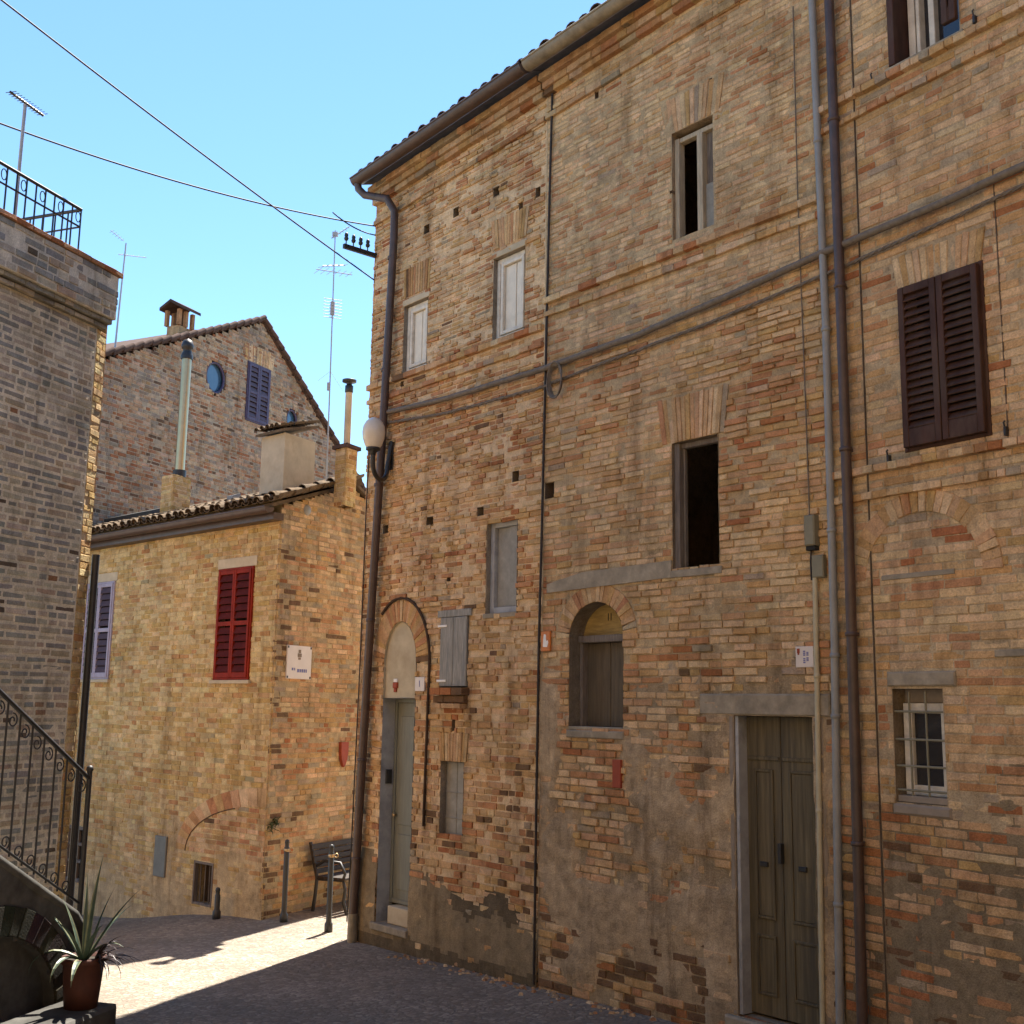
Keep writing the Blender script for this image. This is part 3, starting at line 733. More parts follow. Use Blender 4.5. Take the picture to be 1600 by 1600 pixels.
# double door
dr = MB(); mid = (ddu0+ddu1)/2-.01; o = -.175
frame = MB()
frame.wbox(A, ddu0+.002, ddu0+.035, ddz0+.01, ddz1-.004, -.17, -.01); frame.build('door_frame', M['bluegrey'], houseM)
for (a, b) in ((ddu0+.037, mid-.003), (mid+.003, ddu1-.003)):
    dr = MB(); dr.wbox(A, a, b, ddz0+.02, ddz1-.005, o, -.115)
    pu0, pu1 = a+.075, b-.07
    for (z0, z1) in ((ddz0+.17, ddz0+.62), (ddz0+.74, ddz1-.42)):
        frame_bars(dr, A, pu0, pu1, z0, z1, -.1145, -.098, .022)
        dr.wbox(A, pu0+.024, pu1-.024, z0+.024, z1-.024, -.1145, -.106, bev=.008)
    dr.wbox(A, a+.01, b-.01, ddz1-.35, ddz1-.32, -.1145, -.102)
    d = dr.build('door', M['olive'], houseM)
    k = MB(); ku = (a+b)/2; kz = A.pix(1210, 1352, -.11)[1]; k.wbox(A, ku-.035, ku+.035, kz-.018, kz+.018, -.1055, -.085); k.build('letter_flap' if a > mid else 'handle_plate', M['iron'], d)
k = MB(); kz = A.pix(1218, 1330, -.11)[1]; k.wbox(A, mid-.02, mid+.012, kz-.09, kz+.06, -.114, -.07); k.build('door_lock', M['iron'], d)
l = MB(); l.wbox(A, LINT.u0, LINT.u1, LINT.z0, LINT.z1, -.17, .014, bev=.012); l.build('door_lintel', M['stone'], houseM)
l = MB(); l.wbox(A, ddu1+.002, ddu1+.10, ddz0, ddz1-.002, -.17, .008, bev=.01); l.wbox(A, ddu0-.05, ddu0-.002, ddz0, ddz1-.002, -.1, .006, bev=.01); l.build('door_jamb', M['render_grey'], houseM)
l = MB(); l.wbox(A, ddu0-.1, ddu1+.12, .0, ddz0-.003, -.17, .06, bev=.015); l.build('door_step', M['stone'], houseM)
# sloping stone slab above the arched window
q0 = A.pix(856, 918); q1 = A.pix(1050, 889); sb = MB()
vv = [(q0[0], q0[1]-.055), (q1[0], q1[1]-.075), (q1[0], q1[1]+.075), (q0[0]+.5, q0[1]+.11), (q0[0], q0[1]+.03)]
sb.idx([A.P(u, z, .016) for u, z in vv]+[A.P(u, z, -.02) for u, z in vv], [(0, 1, 2, 3, 4)]+[(i, (i+1) % 5, 5+(i+1) % 5, 5+i)[::-1] for i in range(5)])
sb.build('stone_slab', M['stone'], houseM)
tp2 = MB(); r_ = A.rect(959, 972, 1187, 1231); tp2.wbox(A, r_[0], r_[1], r_[2], r_[3], -.01, .022); tp2.build('terracotta_plate', M['terracotta'], houseM)

# --- cornice, roof and gutter shared shape, one set per house
DZ = lambda u: .042*max(u, 0)
def eave(parent, u0, u1, gm, zt, tilemat, endcap, seed):
    random.seed(seed)
    mb = MB(); col = pal((3, 2.6, 1.6, 1.0, .2, .1, .4), .3)
    for (za, zb, o) in ((ZE-.36, ZE-.30, .035), (ZE-.10, ZE-.03, .06), (ZE-.03, ZE+.045, .09), (ZE+.045, ZE+.12, .14)):
        x = u0
        while x < u1-.02:
            l = min(random.uniform(.13, .28), u1-x)
            brick_quad(mb, A, [(x, za+DZ(x)), (x+l, za+DZ(x+l)), (x+l, zb+DZ(x+l)), (x, zb+DZ(x))], o+random.gauss(0, .003), tuple(v*.85 for v in col(x, za)), .002); x += l
        q = [(u0, za+.006+DZ(u0)), (u1, za+.006+DZ(u1)), (u1, zb-.006+DZ(u1)), (u0, zb-.006+DZ(u0))]
        mb.hexa([A.P(u, z, o-.006) for u, z in q]+[A.P(u, z, -.01) for u, z in q], (.26, .2, .13))
    mb.build('cornice', MAS, parent)
    rb = MB(); pitch = R(19); up = (-A.n*math.cos(pitch)+Vector((0, 0, math.sin(pitch)))); z0 = ZE+.135
    e0, e1 = u0-(.03 if endcap else 0), u1
    P = lambda u, s, dz=0: A.P(u, z0+dz+DZ(u), .24)+up*s
    rb.hexa([P(e0, 0), P(e1, 0), P(e1, 5.6), P(e0, 5.6), P(e0, 0, .05), P(e1, 0, .05), P(e1, 5.6, .05), P(e0, 5.6, .05)])
    tiles(rb, P(e0, -.05, .075), P(e1, 0)-P(e0, 0), up, e1-e0, 2.6, .19, .09)
    rb.build('roof', tilemat, parent)
    g = MB(); zc = z0+.03; R_ = .085; seg = 10; n = 12; vv = []; thick = .012
    for i in range(n+1):
        u = e0+.02+(e1-e0-.02)*i/n
        for k in range(seg+1):
            an = math.pi*k/seg; vv.append(A.P(u, zc+DZ(u)-R_*math.sin(an)+.004*fbm(u, 1, 3), .31-R_*math.cos(an)))
    m = seg+1; ff = [(i*m+k, (i+1)*m+k, (i+1)*m+k+1, i*m+k+1) for i in range(n) for k in range(seg)]
    g.idx(vv, ff, smooth=True)
    g.face([vv[k] for k in range(m)]); g.face([vv[n*m+k] for k in range(m)][::-1])
    g.tube([A.P(e0+.02, zc+DZ(e0), .31+R_), A.P(e1, zc+DZ(e1), .31+R_)], thick, 6)
    for i in range(4):
        u = e0+.15+(e1-e0-.3)*i/3; g.tube([A.P(u, zc+DZ(u), .31+R_), A.P(u, zc+DZ(u)+.02, .28), A.P(u, zc+DZ(u)+.0, .22)], .008, 5)
    gt = g.build('gutter', gm, parent); return gt, zc
gL, gzc = eave(houseL, 0.0, UM-.01, M['copper'], 0, M['darktile'], True, 3)
gM, _ = eave(houseM, UM+.01, UJ+.5, M['greygutter'], 0, M['darktile'], False, 4)
# downpipe at the corner of the left house
pA = A.pix(616, 330, .09); pB = A.pix(599, 640, .09); pC = A.pix(576, 1000, .09); pD = A.pix(551, 1462, .07)
u0p, u1p = pA[0], pD[0]
dp = MB()
dp.tube([A.P(.04, gzc-.05, .31), A.P(.05, gzc-.13, .30), A.P(.12, gzc-.22, .25), A.P(u0p-.06, pA[1]+.16, .16), A.P(u0p, pA[1]+.0, .085), A.P(u0p, pA[1]-.3, .08), A.P(pB[0], pB[1], .08), A.P(pC[0], pC[1], .08), A.P(u1p, .28, .075)], .048, 12)
for z in (8.0, 6.6, 5.2, 3.6, 2.0, .9):
    uu = u0p+(u1p-u0p)*(pA[1]-z)/(pA[1]-.1); dp.lathe(A.P(uu, z, .08), [(.05, 0), (.056, .005), (.056, .035), (.05, .04)], 12)
dpo = dp.build('downpipe', M['copper'], houseL)
ft = MB(); ft.tube([A.P(u1p, .32, .075), A.P(u1p-.005, -.02, .075)], .056, 12); ft.build('pipe_foot', M['greygutter'], dpo)

# ================================================================== right house
Jr = Bw.P(.8, .3)
houseR = thing('brick_house', 'pale smooth brick house with brown louvred shutters and a small barred window', 'house', Jr, 'brick houses of the right-hand row')
rS = Rect(*Bw.rect(1411, 1541, 430, 692)); rG = Rect(*Bw.rect(1397, 1476, 1076, 1256)); tz1 = 8.75
tr = Bw.rect(1392, 1494, 20, 84); rT = Rect(tr[0], tr[1]+.03, Bw.pix(1440, 84)[1], tz1)
UB = Bw.pix(1343, 400)[0]                            # vertical joint beside the pilaster strip
strings = [(Bw.pix(1452, 88)[1], .06, .055), (Bw.pix(1454, 123)[1], .05, .036), (Bw.pix(1467, 714)[1], .06, .05), (Bw.pix(1467, 757)[1], .055, .036)]
colR = pal((4.8, 3.6, 1.4, .8, .15, .01, .5)); colRl = pal((2.0, 2.0, 1.0, 1.0, 1.3, 1.2, 1.0))
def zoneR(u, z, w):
    if z < 2.0+.5*fbm(u*1.5, z*1.5, 2): w = [w[0]*.2, w[1]*.8, w[2]*.4, w[3]*1.6, w[4]*5.0, w[5]*90, w[6]*.8]  # stained low bricks, darkened further to paint in the shade there
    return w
def plR(u, z): return (1.9-z)*.6+fbm(u*1.4, z*1.4, 12)+(.25 if u > UB else -.3)
def offR(u, z):
    v = min(1, max(0, plR(u, z))); return -.004+.006*v+.003*fbm(u*7, z*7, 2)
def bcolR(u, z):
    k = fbm(u*2.1, z*2.1, 8); d = 1 if z > 2+.5*fbm(u*1.5, z*1.5, 2) else .55  # low mortar dimmed along with the painted shade of its bricks
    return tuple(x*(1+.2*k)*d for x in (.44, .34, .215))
def build_right():
    mb = MB(); W = Bw; U1 = 3.4
    vz = [Trap(rS.u0-.02, rS.u1+.0, rS.z1+.01, rS.z1+.27, .05)]
    ops = [rS, rG, rT]; lr = Rect(*Bw.rect(1387, 1494, 1049, 1072)); bl = Rect(Bw.pix(1555, 1020)[0], Bw.pix(1555, 1020)[0]+.4, Bw.pix(1575, 1026)[1], Bw.pix(1575, 1015)[1])
    joints = Rect(UB-.008, UB+.008, -1, 12)
    ex = ops+vz+[lr, bl, joints]+[Rect(0, U1, z-h/2, z+h/2) for (z, h, o) in strings]
    # blind relieving arch in the wall
    c, zb = Bw.pix(1440, 900); ra = Bw.pix(1535, 880)[0]-c; rh = Bw.pix(1440, 800)[1]-zb
    blind = Arch(c-ra, c+ra, zb, zb, zb+rh)
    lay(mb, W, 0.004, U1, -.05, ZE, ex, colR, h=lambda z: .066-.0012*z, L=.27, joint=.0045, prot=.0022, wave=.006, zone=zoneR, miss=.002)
    ring(mb, W, c, zb, ra, rh, .16, colR, 26, off=.007)
    for (z, h, o) in strings:
        x = 0.004
        while x < U1-.03:
            l = min(random.uniform(.06, .13), U1-x); brick_quad(mb, W, [(x, z-h/2), (x+l, z-h/2), (x+l, z+h/2), (x, z+h/2)], o+random.gauss(0, .002), colR(x, z), .0015); x += l
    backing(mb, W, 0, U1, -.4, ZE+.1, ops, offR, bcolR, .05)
    mb.tube([W.P(UB, z, -.002) for z in (.4, 3, 6, 9.3)], .007, 5, (.1, .075, .055))
    colW = pal((3.5, 2.6, 2.4, .3, .0, 0, .6), .2)
    soldier(mb, W, *vz[0].a[:4], colW, .05, n=13)
    for o in ops: reveal(mb, W, o.contour(), .22, (.27, .215, .15))
    mb.tube([W.P(rS.u1+.13, z, -.002) for z in (strings[2][0]+.03, 5.6, 6.4)], .006, 5, (.14, .1, .07))
    closed_volume(mb, W, 0.004, U1, -.4, ZE+.1, 5.0)
    l = MB(); l.wbox(W, lr.u0, lr.u1, lr.z0, lr.z1, -.2, .016, bev=.01); l.build('window_lintel', M['stone'], houseR)
    l = MB(); l.wbox(W, bl.u0, bl.u1, bl.z0, bl.z1, -.1, .012); l.build('stone_slab', M['stone'], houseR)
    s0 = Bw.pix(1378, 905); s1 = Bw.pix(1492, 893); l = MB(); l.wbox(W, s0[0], s1[0], s0[1]-.012, s0[1]+.025, -.03, .008); l.build('stone_course', M['stone'], houseR)
    return mb.build('wall', MAS, houseR)
build_right()
# brown louvred shutters
mid = (rS.u0+rS.u1)/2
fr = MB(); frame_bars(fr, Bw, rS.u0-.01, rS.u1+.015, rS.z0-.015, rS.z1+.015, -.05, .012, .03); frs = fr.build('window', M['brown'], houseR)
for (a, b) in ((rS.u0+.012, mid-.004), (mid+.004, rS.u1-.006)):
    louvre(Bw, frs, a, b, rS.z0+.01, rS.z1-.01, .014, .058, M['brown'], M['brown'], 17, st=.05, bot=.13)
bkp = MB(); bkp.wbox(Bw, rS.u0, rS.u1, rS.z0, rS.z1, -.21, -.19); bkp.build('back_board', M['dark'], frs)
for (x, y) in ((1391, 716), (1574, 672), (1366, 128), (1525, 30)):
    u, z = Bw.pix(x, y); h = MB(); h.wbox(Bw, u-.01, u+.01, z-.04, z+.02, -.01, .035); h.tube([Bw.P(u, z+.02, .03), Bw.P(u, z+.05, .04), Bw.P(u+.012, z+.055, .04)], .007, 6); h.build('shutter_catch', M['iron'], houseR)
# upper window with its shutters folded open
fr = MB(); frame_bars(fr, Bw, rT.u0+.07, rT.u1-.02, rT.z0+.01, rT.z1-.01, -.19, -.12, .06)
cm = rT.u0+.07+(rT.u1-rT.u0-.09)*.42; fr.wbox(Bw, cm-.025, cm+.025, rT.z0+.07, rT.z1-.07, -.185, -.115)
fr.wbox(Bw, rT.u0+.155, rT.u0+.185, rT.z0+.07, rT.z1-.07, -.18, -.10)
fT = fr.build('window', M['whiteframe'], houseR)
p = MB(); p.wbox(Bw, rT.u0+.13, rT.u1-.08, rT.z0+.07, rT.z1-.07, -.178, -.172); p.build('pane', M['glass'], fT)
lf = MB(); lf.wbox(Bw, rT.u0+.002, rT.u0+.06, rT.z0+.004, rT.z1, -.2, .05); lf.build('shutter', M['brown'], fT)
louvre(Bw, fT, cm+.20, rT.u1+.005, Bw.pix(1480, 42)[1], rT.z1, .02, .06, M['brown'], M['brown'], 12, st=.05)
s = MB(); s.wbox(Bw, rT.u0-.04, rT.u1+.05, rT.z0-.05, rT.z0-.002, -.2, .045); s.build('sill', M['stone'], fT)
# barred window
fr = MB(); g0, g1 = rG.u0+.02, rG.u1-.015; gz0, gz1 = rG.z0+.05, rG.z1-.10
frame_bars(fr, Bw, g0, g1, gz0, gz1, -.15, -.09, .07); fG = fr.build('window', M['whiteframe'], houseR)
p = MB(); p.wbox(Bw, g0+.06, g1-.06, gz0+.06, gz1-.06, -.145, -.125); p.build('pane', M['glass'], fG)
p = MB(); p.wbox(Bw, rG.u0, rG.u1, gz1+.002, rG.z1, -.2, -.14); p.build('top_board', M['render_grey'], fG)
p = MB(); p.wbox(Bw, rG.u0+.002, rG.u1-.002, rG.z0+.002, rG.z0+.048, -.2, -.02); p.build('inner_sill', M['render_grey'], fG)
gr = MB()
for x in (1427, 1453):
    u, z0 = Bw.pix(x, 1255, -.03); gr.tube([Bw.P(u, rG.z0-.03, -.03), Bw.P(u, rG.z1-.02, -.03)], .008, 6)
for y in (1112, 1156, 1198, 1236):
    z = Bw.pix(1440, y, -.03)[1]; gr.tube([Bw.P(rG.u0-.01, z, -.028), Bw.P(rG.u1+.02, z, -.028)], .0095, 6)
gr.build('window_bars', M['boxgrey'], fG)
s = MB(); s.wbox(Bw, rG.u0-.03, rG.u1+.04, rG.z0-.09, rG.z0-.003, -.1, .012, bev=.02); s.build('sill', M['render_grey'], fG)
rb = MB(); upr = (-Bw.n*math.cos(R(19))+Vector((0, 0, math.sin(R(19)))))
P = lambda u, s, dz=0: Bw.P(u, ZE+.14+dz, .36)+upr*s
rb.hexa([P(.45, 0), P(3.4, 0), P(3.4, 5.4), P(.1, 5.4), P(.45, 0, .05), P(3.4, 0, .05), P(3.4, 5.4, .05), P(.1, 5.4, .05)])
tiles(rb, P(.45, -.05, .075), Bw.d, upr, 2.9, 2.2); rb.build('roof', M['darktile'], houseR)
cr = MB(); cr.wbox(Bw, .15, 3.4, ZE-.08, ZE+.12, -.02, .14, TAN); cr.build('cornice', MAS, houseR)

# long wing of the right house, unseen, added off frame to shade the lower right
WG = Wall(Bw.P(3.42, 0), Vector((.04, -1, 0)))
wg = MB(); lay(wg, WG, 0, 8.0, -.1, 8.6, [], colR, h=.066, L=.27, prot=.003)
wg.face([WG.P(0, -.3, -.006), WG.P(12.0, -.3, -.006), WG.P(12.0, 8.6, -.006), WG.P(0, 8.6, -.006)], MORT)
wg.wbox(WG, -.2, 12.0, -.3, 8.62, -3.5, -.012, (.3, .22, .13)); wg.build('shade_wing', MAS, houseR)
# drainpipes at the joint (separate runs, each fixed to a house)
def run_pipe(W, pts, off, r, name, mat, parent, clips=(), seg=12):
    q = [W.pix(x, y, off) for x, y in pts]; mb = MB()
    pl = [W.P(u, z, off) for u, z in q]
    mb.tube(pl, r, seg)
    for z in clips:
        for (a, b) in zip(q, q[1:]):
            if b[1] <= z <= a[1]:
                u = a[0]+(b[0]-a[0])*(a[1]-z)/(a[1]-b[1]); mb.lathe(W.P(u, z, off), [(r*1.02, 0), (r*1.25, .004), (r*1.25, .03), (r*1.02, .034)], 12)
                mb.wbox(W, u-.012, u+.012, z+.005, z+.03, 0, off)
    return mb.build(name, mat, parent)
run_pipe(A, [(1266, -60), (1290, 500), (1304, 1000), (1313, 1640)], .05, .030, 'downpipe', M['greypipe'], houseM, (7.2, 5.6, 4.0, 3.05, 2.6, 1.25))
run_pipe(Bw, [(1293, -60), (1311, 400), (1325, 800), (1337, 1200), (1349, 1650)], .07, .040, 'downpipe', M['copper'], houseR, (7.3, 5.9, 4.6, 3.2, 1.7))
cp = run_pipe(A, [(1273.5, 903), (1279, 1200), (1286, 1640)], .03, .020, 'conduit_pipe', M['cream'], houseM, (2.9, 1.9))

# ================================================================== cables and small things on the tall houses
def cable(W, pts, off, r, name, label, mat, strands=1, sag=.0, seg=7, sub=10, wob=.006):
    q = [W.pix(x, y, off) for x, y in pts]; P = []
    for i, (a, b) in enumerate(zip(q, q[1:])):
        for k in range(sub if i < len(q)-2 else sub+1):
            t = k/sub; P.append((a[0]+(b[0]-a[0])*t, a[1]+(b[1]-a[1])*t-sag*4*t*(1-t)+wob*fbm((a[0]+(b[0]-a[0])*t)*3, 3, 7)))
    mb = MB(); tot = len(P)
    for s_ in range(strands):
        ph = 2*math.pi*s_/strands; rr = 0 if strands == 1 else r*.9
        mb.tube([W.P(u, z+rr*math.sin(ph+i*1.1), off+rr*math.cos(ph+i*1.1)) for i, (u, z) in enumerate(P)], r, seg)
    c = W.P(P[0][0], P[0][1], off)
    return tag(mb.build(name, mat, loc=c), label, 'cable')
class Two:                                           # a run that follows house wall A, then Bw past the joint
    def pix(s, px, py, off=0):
        u, z = A.pix(px, py, off)
        if u > UJ: v, z = Bw.pix(px, py, off); u = UJ+max(v, 0)
        return u, z
    def P(s, u, z, off=0): return A.P(u, z, off) if u <= UJ else Bw.P(u-UJ, z, off)
W2 = Two()
cable(W2, [(597, 646), (700, 622), (855, 574), (1000, 522), (1150, 457), (1285, 395), (1440, 331), (1660, 232), (2050, 58)], .05, .030, 'wall_cable', 'thick grey cable bundle clipped across the brick fronts above the coil', M['cable'], 1, .0, 10, 14)
cable(W2, [(600, 662), (700, 645), (850, 604), (930, 572), (1090, 512), (1282, 432), (1440, 362), (1660, 262), (2050, 90)], .03, .009, 'wall_cable', 'thin twisted grey cable running just below the thick cable bundle', M['cable'], 3, .0, 6, 26)
cable(A, [(864, 108), (858, 330), (852, 600), (846, 850), (842, 1000), (838, 1250), (834, 1538)], .022, .013, 'wall_cable', 'dark vertical cable along the joint left of the arched shuttered window', M['blackcable'], 1, 0, 6, 10, .003)
cable(A, [(1239, 10), (1246, 300), (1256, 560), (1265, 812)], .02, .006, 'wall_cable', 'thin pale vertical cable running down to the grey junction box', M['cable'], 1, 0, 5, 10, .002)
cable(A, [(577, 705), (572, 800), (562, 1050), (549, 1320), (542, 1440)], .02, .008, 'wall_cable', 'thin dark vertical cable between the house corner and its brown downpipe', M['blackcable'], 1, 0, 5, 10, .002)
# coil of spare cable
mb = MB(); cu, cz = A.pix(868, 595, .05)
for k in range(4):
    rx, rz = .085+.008*k, .155+.01*k
    mb.tube([A.P(cu+rx*math.cos(t)+.004*k, cz+rz*math.sin(t), .045+.012*k+.006*math.sin(3*t+k)) for t in [2*math.pi*i/28 for i in range(29)]], .008, 6, cap=False)
mb.tube([A.P(cu-.02, cz+.15, .05), A.P(cu-.01, cz+.2, .06), A.P(cu, cz+.16, .07)], .01, 6)
tag(mb.build('cable_coil', M['cable'], loc=A.P(cu, cz, .05)), 'oval coil of spare cable hanging under the thick cable bundle', 'cable')
# junction boxes
u, z = A.pix(1272, 832)
jb = thing('junction_box', 'grey junction box on brick wall beside the grey drainpipe', 'junction box', A.P(u, z))
mb = MB(); mb.wbox(A, u-.045, u+.05, z-.11, z+.13, 0.0, .075, bev=.01); mb.build('box_body', M['boxgrey'], jb)
mb = MB(); mb.wbox(A, u-.04, u+.045, z-.145, z-.111, .005, .06); mb.build('box_gland', M['dark'], jb)
u2, z2 = A.pix(1283, 886)
jb = thing('junction_box', 'smaller square junction box above the cream conduit pipe', 'junction box', A.P(u2, z2))
mb = MB(); mb.wbox(A, u2-.055, u2+.05, z2-.085, z2+.09, 0.0, .05, bev=.008); mb.build('box_body', M['boxgrey'], jb)
mb = MB(); mb.tube([A.P(u-.01, z-.14, .03), A.P(u2-.075, z2+.05, .028), A.P(u2-.07, z2-.1, .03)], .007, 6); mb.build('box_cable', M['blackcable'], jb)
# house number and street signs
def textmesh(body, size, W, u, z, off):
    c = bpy.data.curves.new('t', 'FONT'); c.body = body; c.size = size; c.align_x = 'CENTER'; c.align_y = 'CENTER'; c.extrude = .001
    o = bpy.data.objects.new('t', c); COL.objects.link(o); bpy.context.view_layer.update()
    me = bpy.data.meshes.new_from_object(o.evaluated_get(bpy.context.evaluated_depsgraph_get())); bpy.data.objects.remove(o)
    mb = MB(); vs_ = [W.P(u+v.co.x, z+v.co.y, off+v.co.z) for v in me.vertices]; mb.idx(vs_, [tuple(p.vertices) for p in me.polygons]); bpy.data.meshes.remove(me); return mb
r = A.rect(650.5, 665, 1058, 1080)
t = thing('house_number', 'small white number plaque beside the arched grey door', 'sign', A.P((r[0]+r[1])/2, r[2]))
mb = MB(); mb.wbox(A, r[0], r[1], r[2], r[3], 0.002, .02); mb.build('plaque', M['sign'], t)
textmesh('1', .10, A, (r[0]+r[1])/2, (r[2]+r[3])/2, .0215).build('number', M['ink'], t)
r = A.rect(1245, 1273, 1010, 1043); t = thing('street_sign', 'white street plaque with sideways blue lettering left of the cream pipe', 'sign', A.P(r[0], r[2]))
mb = MB(); mb.wbox(A, r[0], r[1], r[2], r[3], 0.002, .018); mb.build('plaque', M['sign'], t)
uw = r[1]-r[0]; zh = r[3]-r[2]
for (fx, f0, f1) in ((.5, .2, .82), (.68, .3, .75)):
    n = 7; mb = MB()
    for k in range(n):
        if k == 3: continue
        za = r[2]+zh*(f0+(f1-f0)*k/n); mb.wbox(A, r[0]+uw*fx-.01, r[0]+uw*fx+.01, za, za+zh*(f1-f0)/n*.7, .0185, .020)
    mb.build('lettering', M['ink'], t)
mb = MB(); mb.wbox(A, r[0]+uw*.1, r[0]+uw*.25, r[2]+zh*.68, r[2]+zh*.9, .0185, .021); mb.wbox(A, r[0]+uw*.13, r[0]+uw*.22, r[2]+zh*.6, r[2]+zh*.68, .0185, .021); mb.build('crest', M['terracotta'], t)
# orange ceramic tile with a white figure
u0_, z0_ = A.pix(847.5, 1018); u1_, z1_ = A.pix(862, 986)
t = thing('orange_plaque', 'orange plaque with a white hand shape beside the vertical cable', 'plaque', A.P(u0_, z0_))
mb = MB(); mb.wbox(A, u0_, u1_, z0_, z1_, 0.004, .024, bev=.006); mb.build('plaque', M['orange'], t)
mb = MB(); w_ = u1_-u0_; h_ = z1_-z0_
sh_ = [(.28, .22), (.72, .2), (.85, .42), (.78, .55), (.62, .5), (.58, .82), (.38, .86), (.3, .6)]
mb.idx([A.P(u0_+w_*a, z0_+h_*b, .0275) for a, b in sh_]+[A.P(u0_+w_*a, z0_+h_*b, .022) for a, b in sh_], [tuple(range(8))]+[((i+1) % 8, i, 8+i, 8+(i+1) % 8) for i in range(8)])
mb.build('white_figure', M['whitepaint'], t)

# wall lamp on the corner
lu = A.pix(612, 728)[0]; lz = A.pix(612, 728)[1]
tl_ = thing('wall_lamp', 'wall lamp with cream globe on a curved black bracket at the house corner', 'lamp', A.P(lu, lz))
off_g = .40; gu, gz_ = A.pix(584, 678, off_g)
mb = MB()
pts = [A.P(lu, lz+.24, .02), A.P(lu, lz+.12, .035), A.P(lu-.0, lz-.02, .06)]
for i in range(1, 13):
    an = math.pi*i/12; pts.append(A.P(lu+(gu-lu)*(1-math.cos(an))/2, lz-.04-.17*math.sin(an), .06+(off_g-.06)*(1-math.cos(an))/2))
pts.append(A.P(gu, gz_-.20, off_g))
mb.tube(pts, .028, 10); mb.tube([A.P(lu, lz+.26, .0), A.P(lu, lz+.26, .03)], .04, 10); mb.wbox(A, lu-.03, lu+.03, lz-.05, lz+.28, 0, .014)
mb.build('bracket', M['lampblack'], tl_)
mb = MB(); mb.lathe(A.P(gu, gz_-.25, off_g), [(.0, 0), (.03, 0), (.04, .03), (.065, .055), (.085, .06), (.085, .085), (.0, .085)], 18); mb.build('collar', M['lampblack'], tl_)
mb = MB(); mb.lathe(A.P(gu, gz_-.17, off_g), [(.075, 0), (.10, .04), (.125, .12), (.132, .19), (.122, .26), (.095, .315), (.055, .35), (.02, .365), (.0, .367)], 24); mb.build('globe', M['globe'], tl_)

# bracket with four insulators on the passage side of the corner
E2 = A
bz0 = A.pix(590, 398)[1]
tb = thing('insulator_bracket', 'dark steel arm with four upright insulators sticking out from the house corner', 'bracket', A.P(.03, bz0, 0))
L_ = .47
mb = MB(); mb.box(A.P(.03, bz0, L_/2), A.n*(L_/2), A.d*.02, Vector((0, 0, .028))); mb.build('arm', M['iron'], tb)
for k in range(4):
    x = .12+k*.105; mb = MB()
    mb.lathe(A.P(.03, bz0+.028, x), [(.008, 0), (.008, .05), (.022, .055), (.03, .08), (.02, .1), (.026, .12), (.018, .15), (0, .16)], 10)
    mb.build('insulator', M['castiron'], tb)

# overhead lines
def overhead(p0, p1, sag, r, label):
    n = 30; pts = [p0.lerp(p1, i/n)-Vector((0, 0, sag*4*(i/n)*(1-i/n))) for i in range(n+1)]
    mb = MB(); mb.tube(pts, r, 6); tag(mb.build('overhead_cable', M['blackcable'], loc=p0), label, 'cable')
def at(px, py, Y):
    rr = ray(px, py); return CAM+rr*(Y/rr.y)
ua, za = A.pix(584, 437)
overhead(A.P(0, za, -.02), at(-330, -262, 8.0), .06, .009, 'black overhead cable slanting from the house corner to the upper left')
ua, za = A.pix(588, 352)
overhead(A.P(0, za, -.02), at(-330, 60, 9.0), .22, .009, 'slack overhead cable meeting the corner just above the insulator bracket')
overhead(A.P(0, za-.12, -.03), at(520, 332, 13.0), .05, .008, 'short drooping cable end between the insulator bracket and the slack overhead cable')

# ================================================================== yellow house in the background
UY0 = -6.2
houseY = thing('brick_house', 'low yellow brick house with red and lilac shutters at the end of the lane', 'house', Yc)
zEav = 5.02
ys_l = Rect(*Yf.rect(134, 175, 912, 1060)); ys_r = Rect(*Yf.rect(340, 393, 889, 1061)); ycel = Rect(*Yf.rect(303, 331, 1349, 1413)); ygate = Rect(*Yf.rect(104, 131, 1290, 1378))
colY_ = pal((4.2, 2.6, 3.0, .45, .0, .0, .1), .4)
def colY(u, z, zone=None):
    c = colY_(u, z, zone); return (c[0]*1.0, c[1]*1.07, c[2]*.95)
colY2 = pal((2.2, 3.2, 1.6, 1.2, .2, .35, .8), .9)
def zoneYs(u, z, w):
    if u < .32+.1*fbm(u*2, z*2, 3): w = [w[0]*.5, w[1], w[2]*.4, w[3]*.5, w[4]*.5, w[5]*4, w[6]*5]
    if z < .8: w = [w[0]*.6, w[1], w[2]*.5, w[3], w[4], w[5]*4, w[6]*2]
    return w
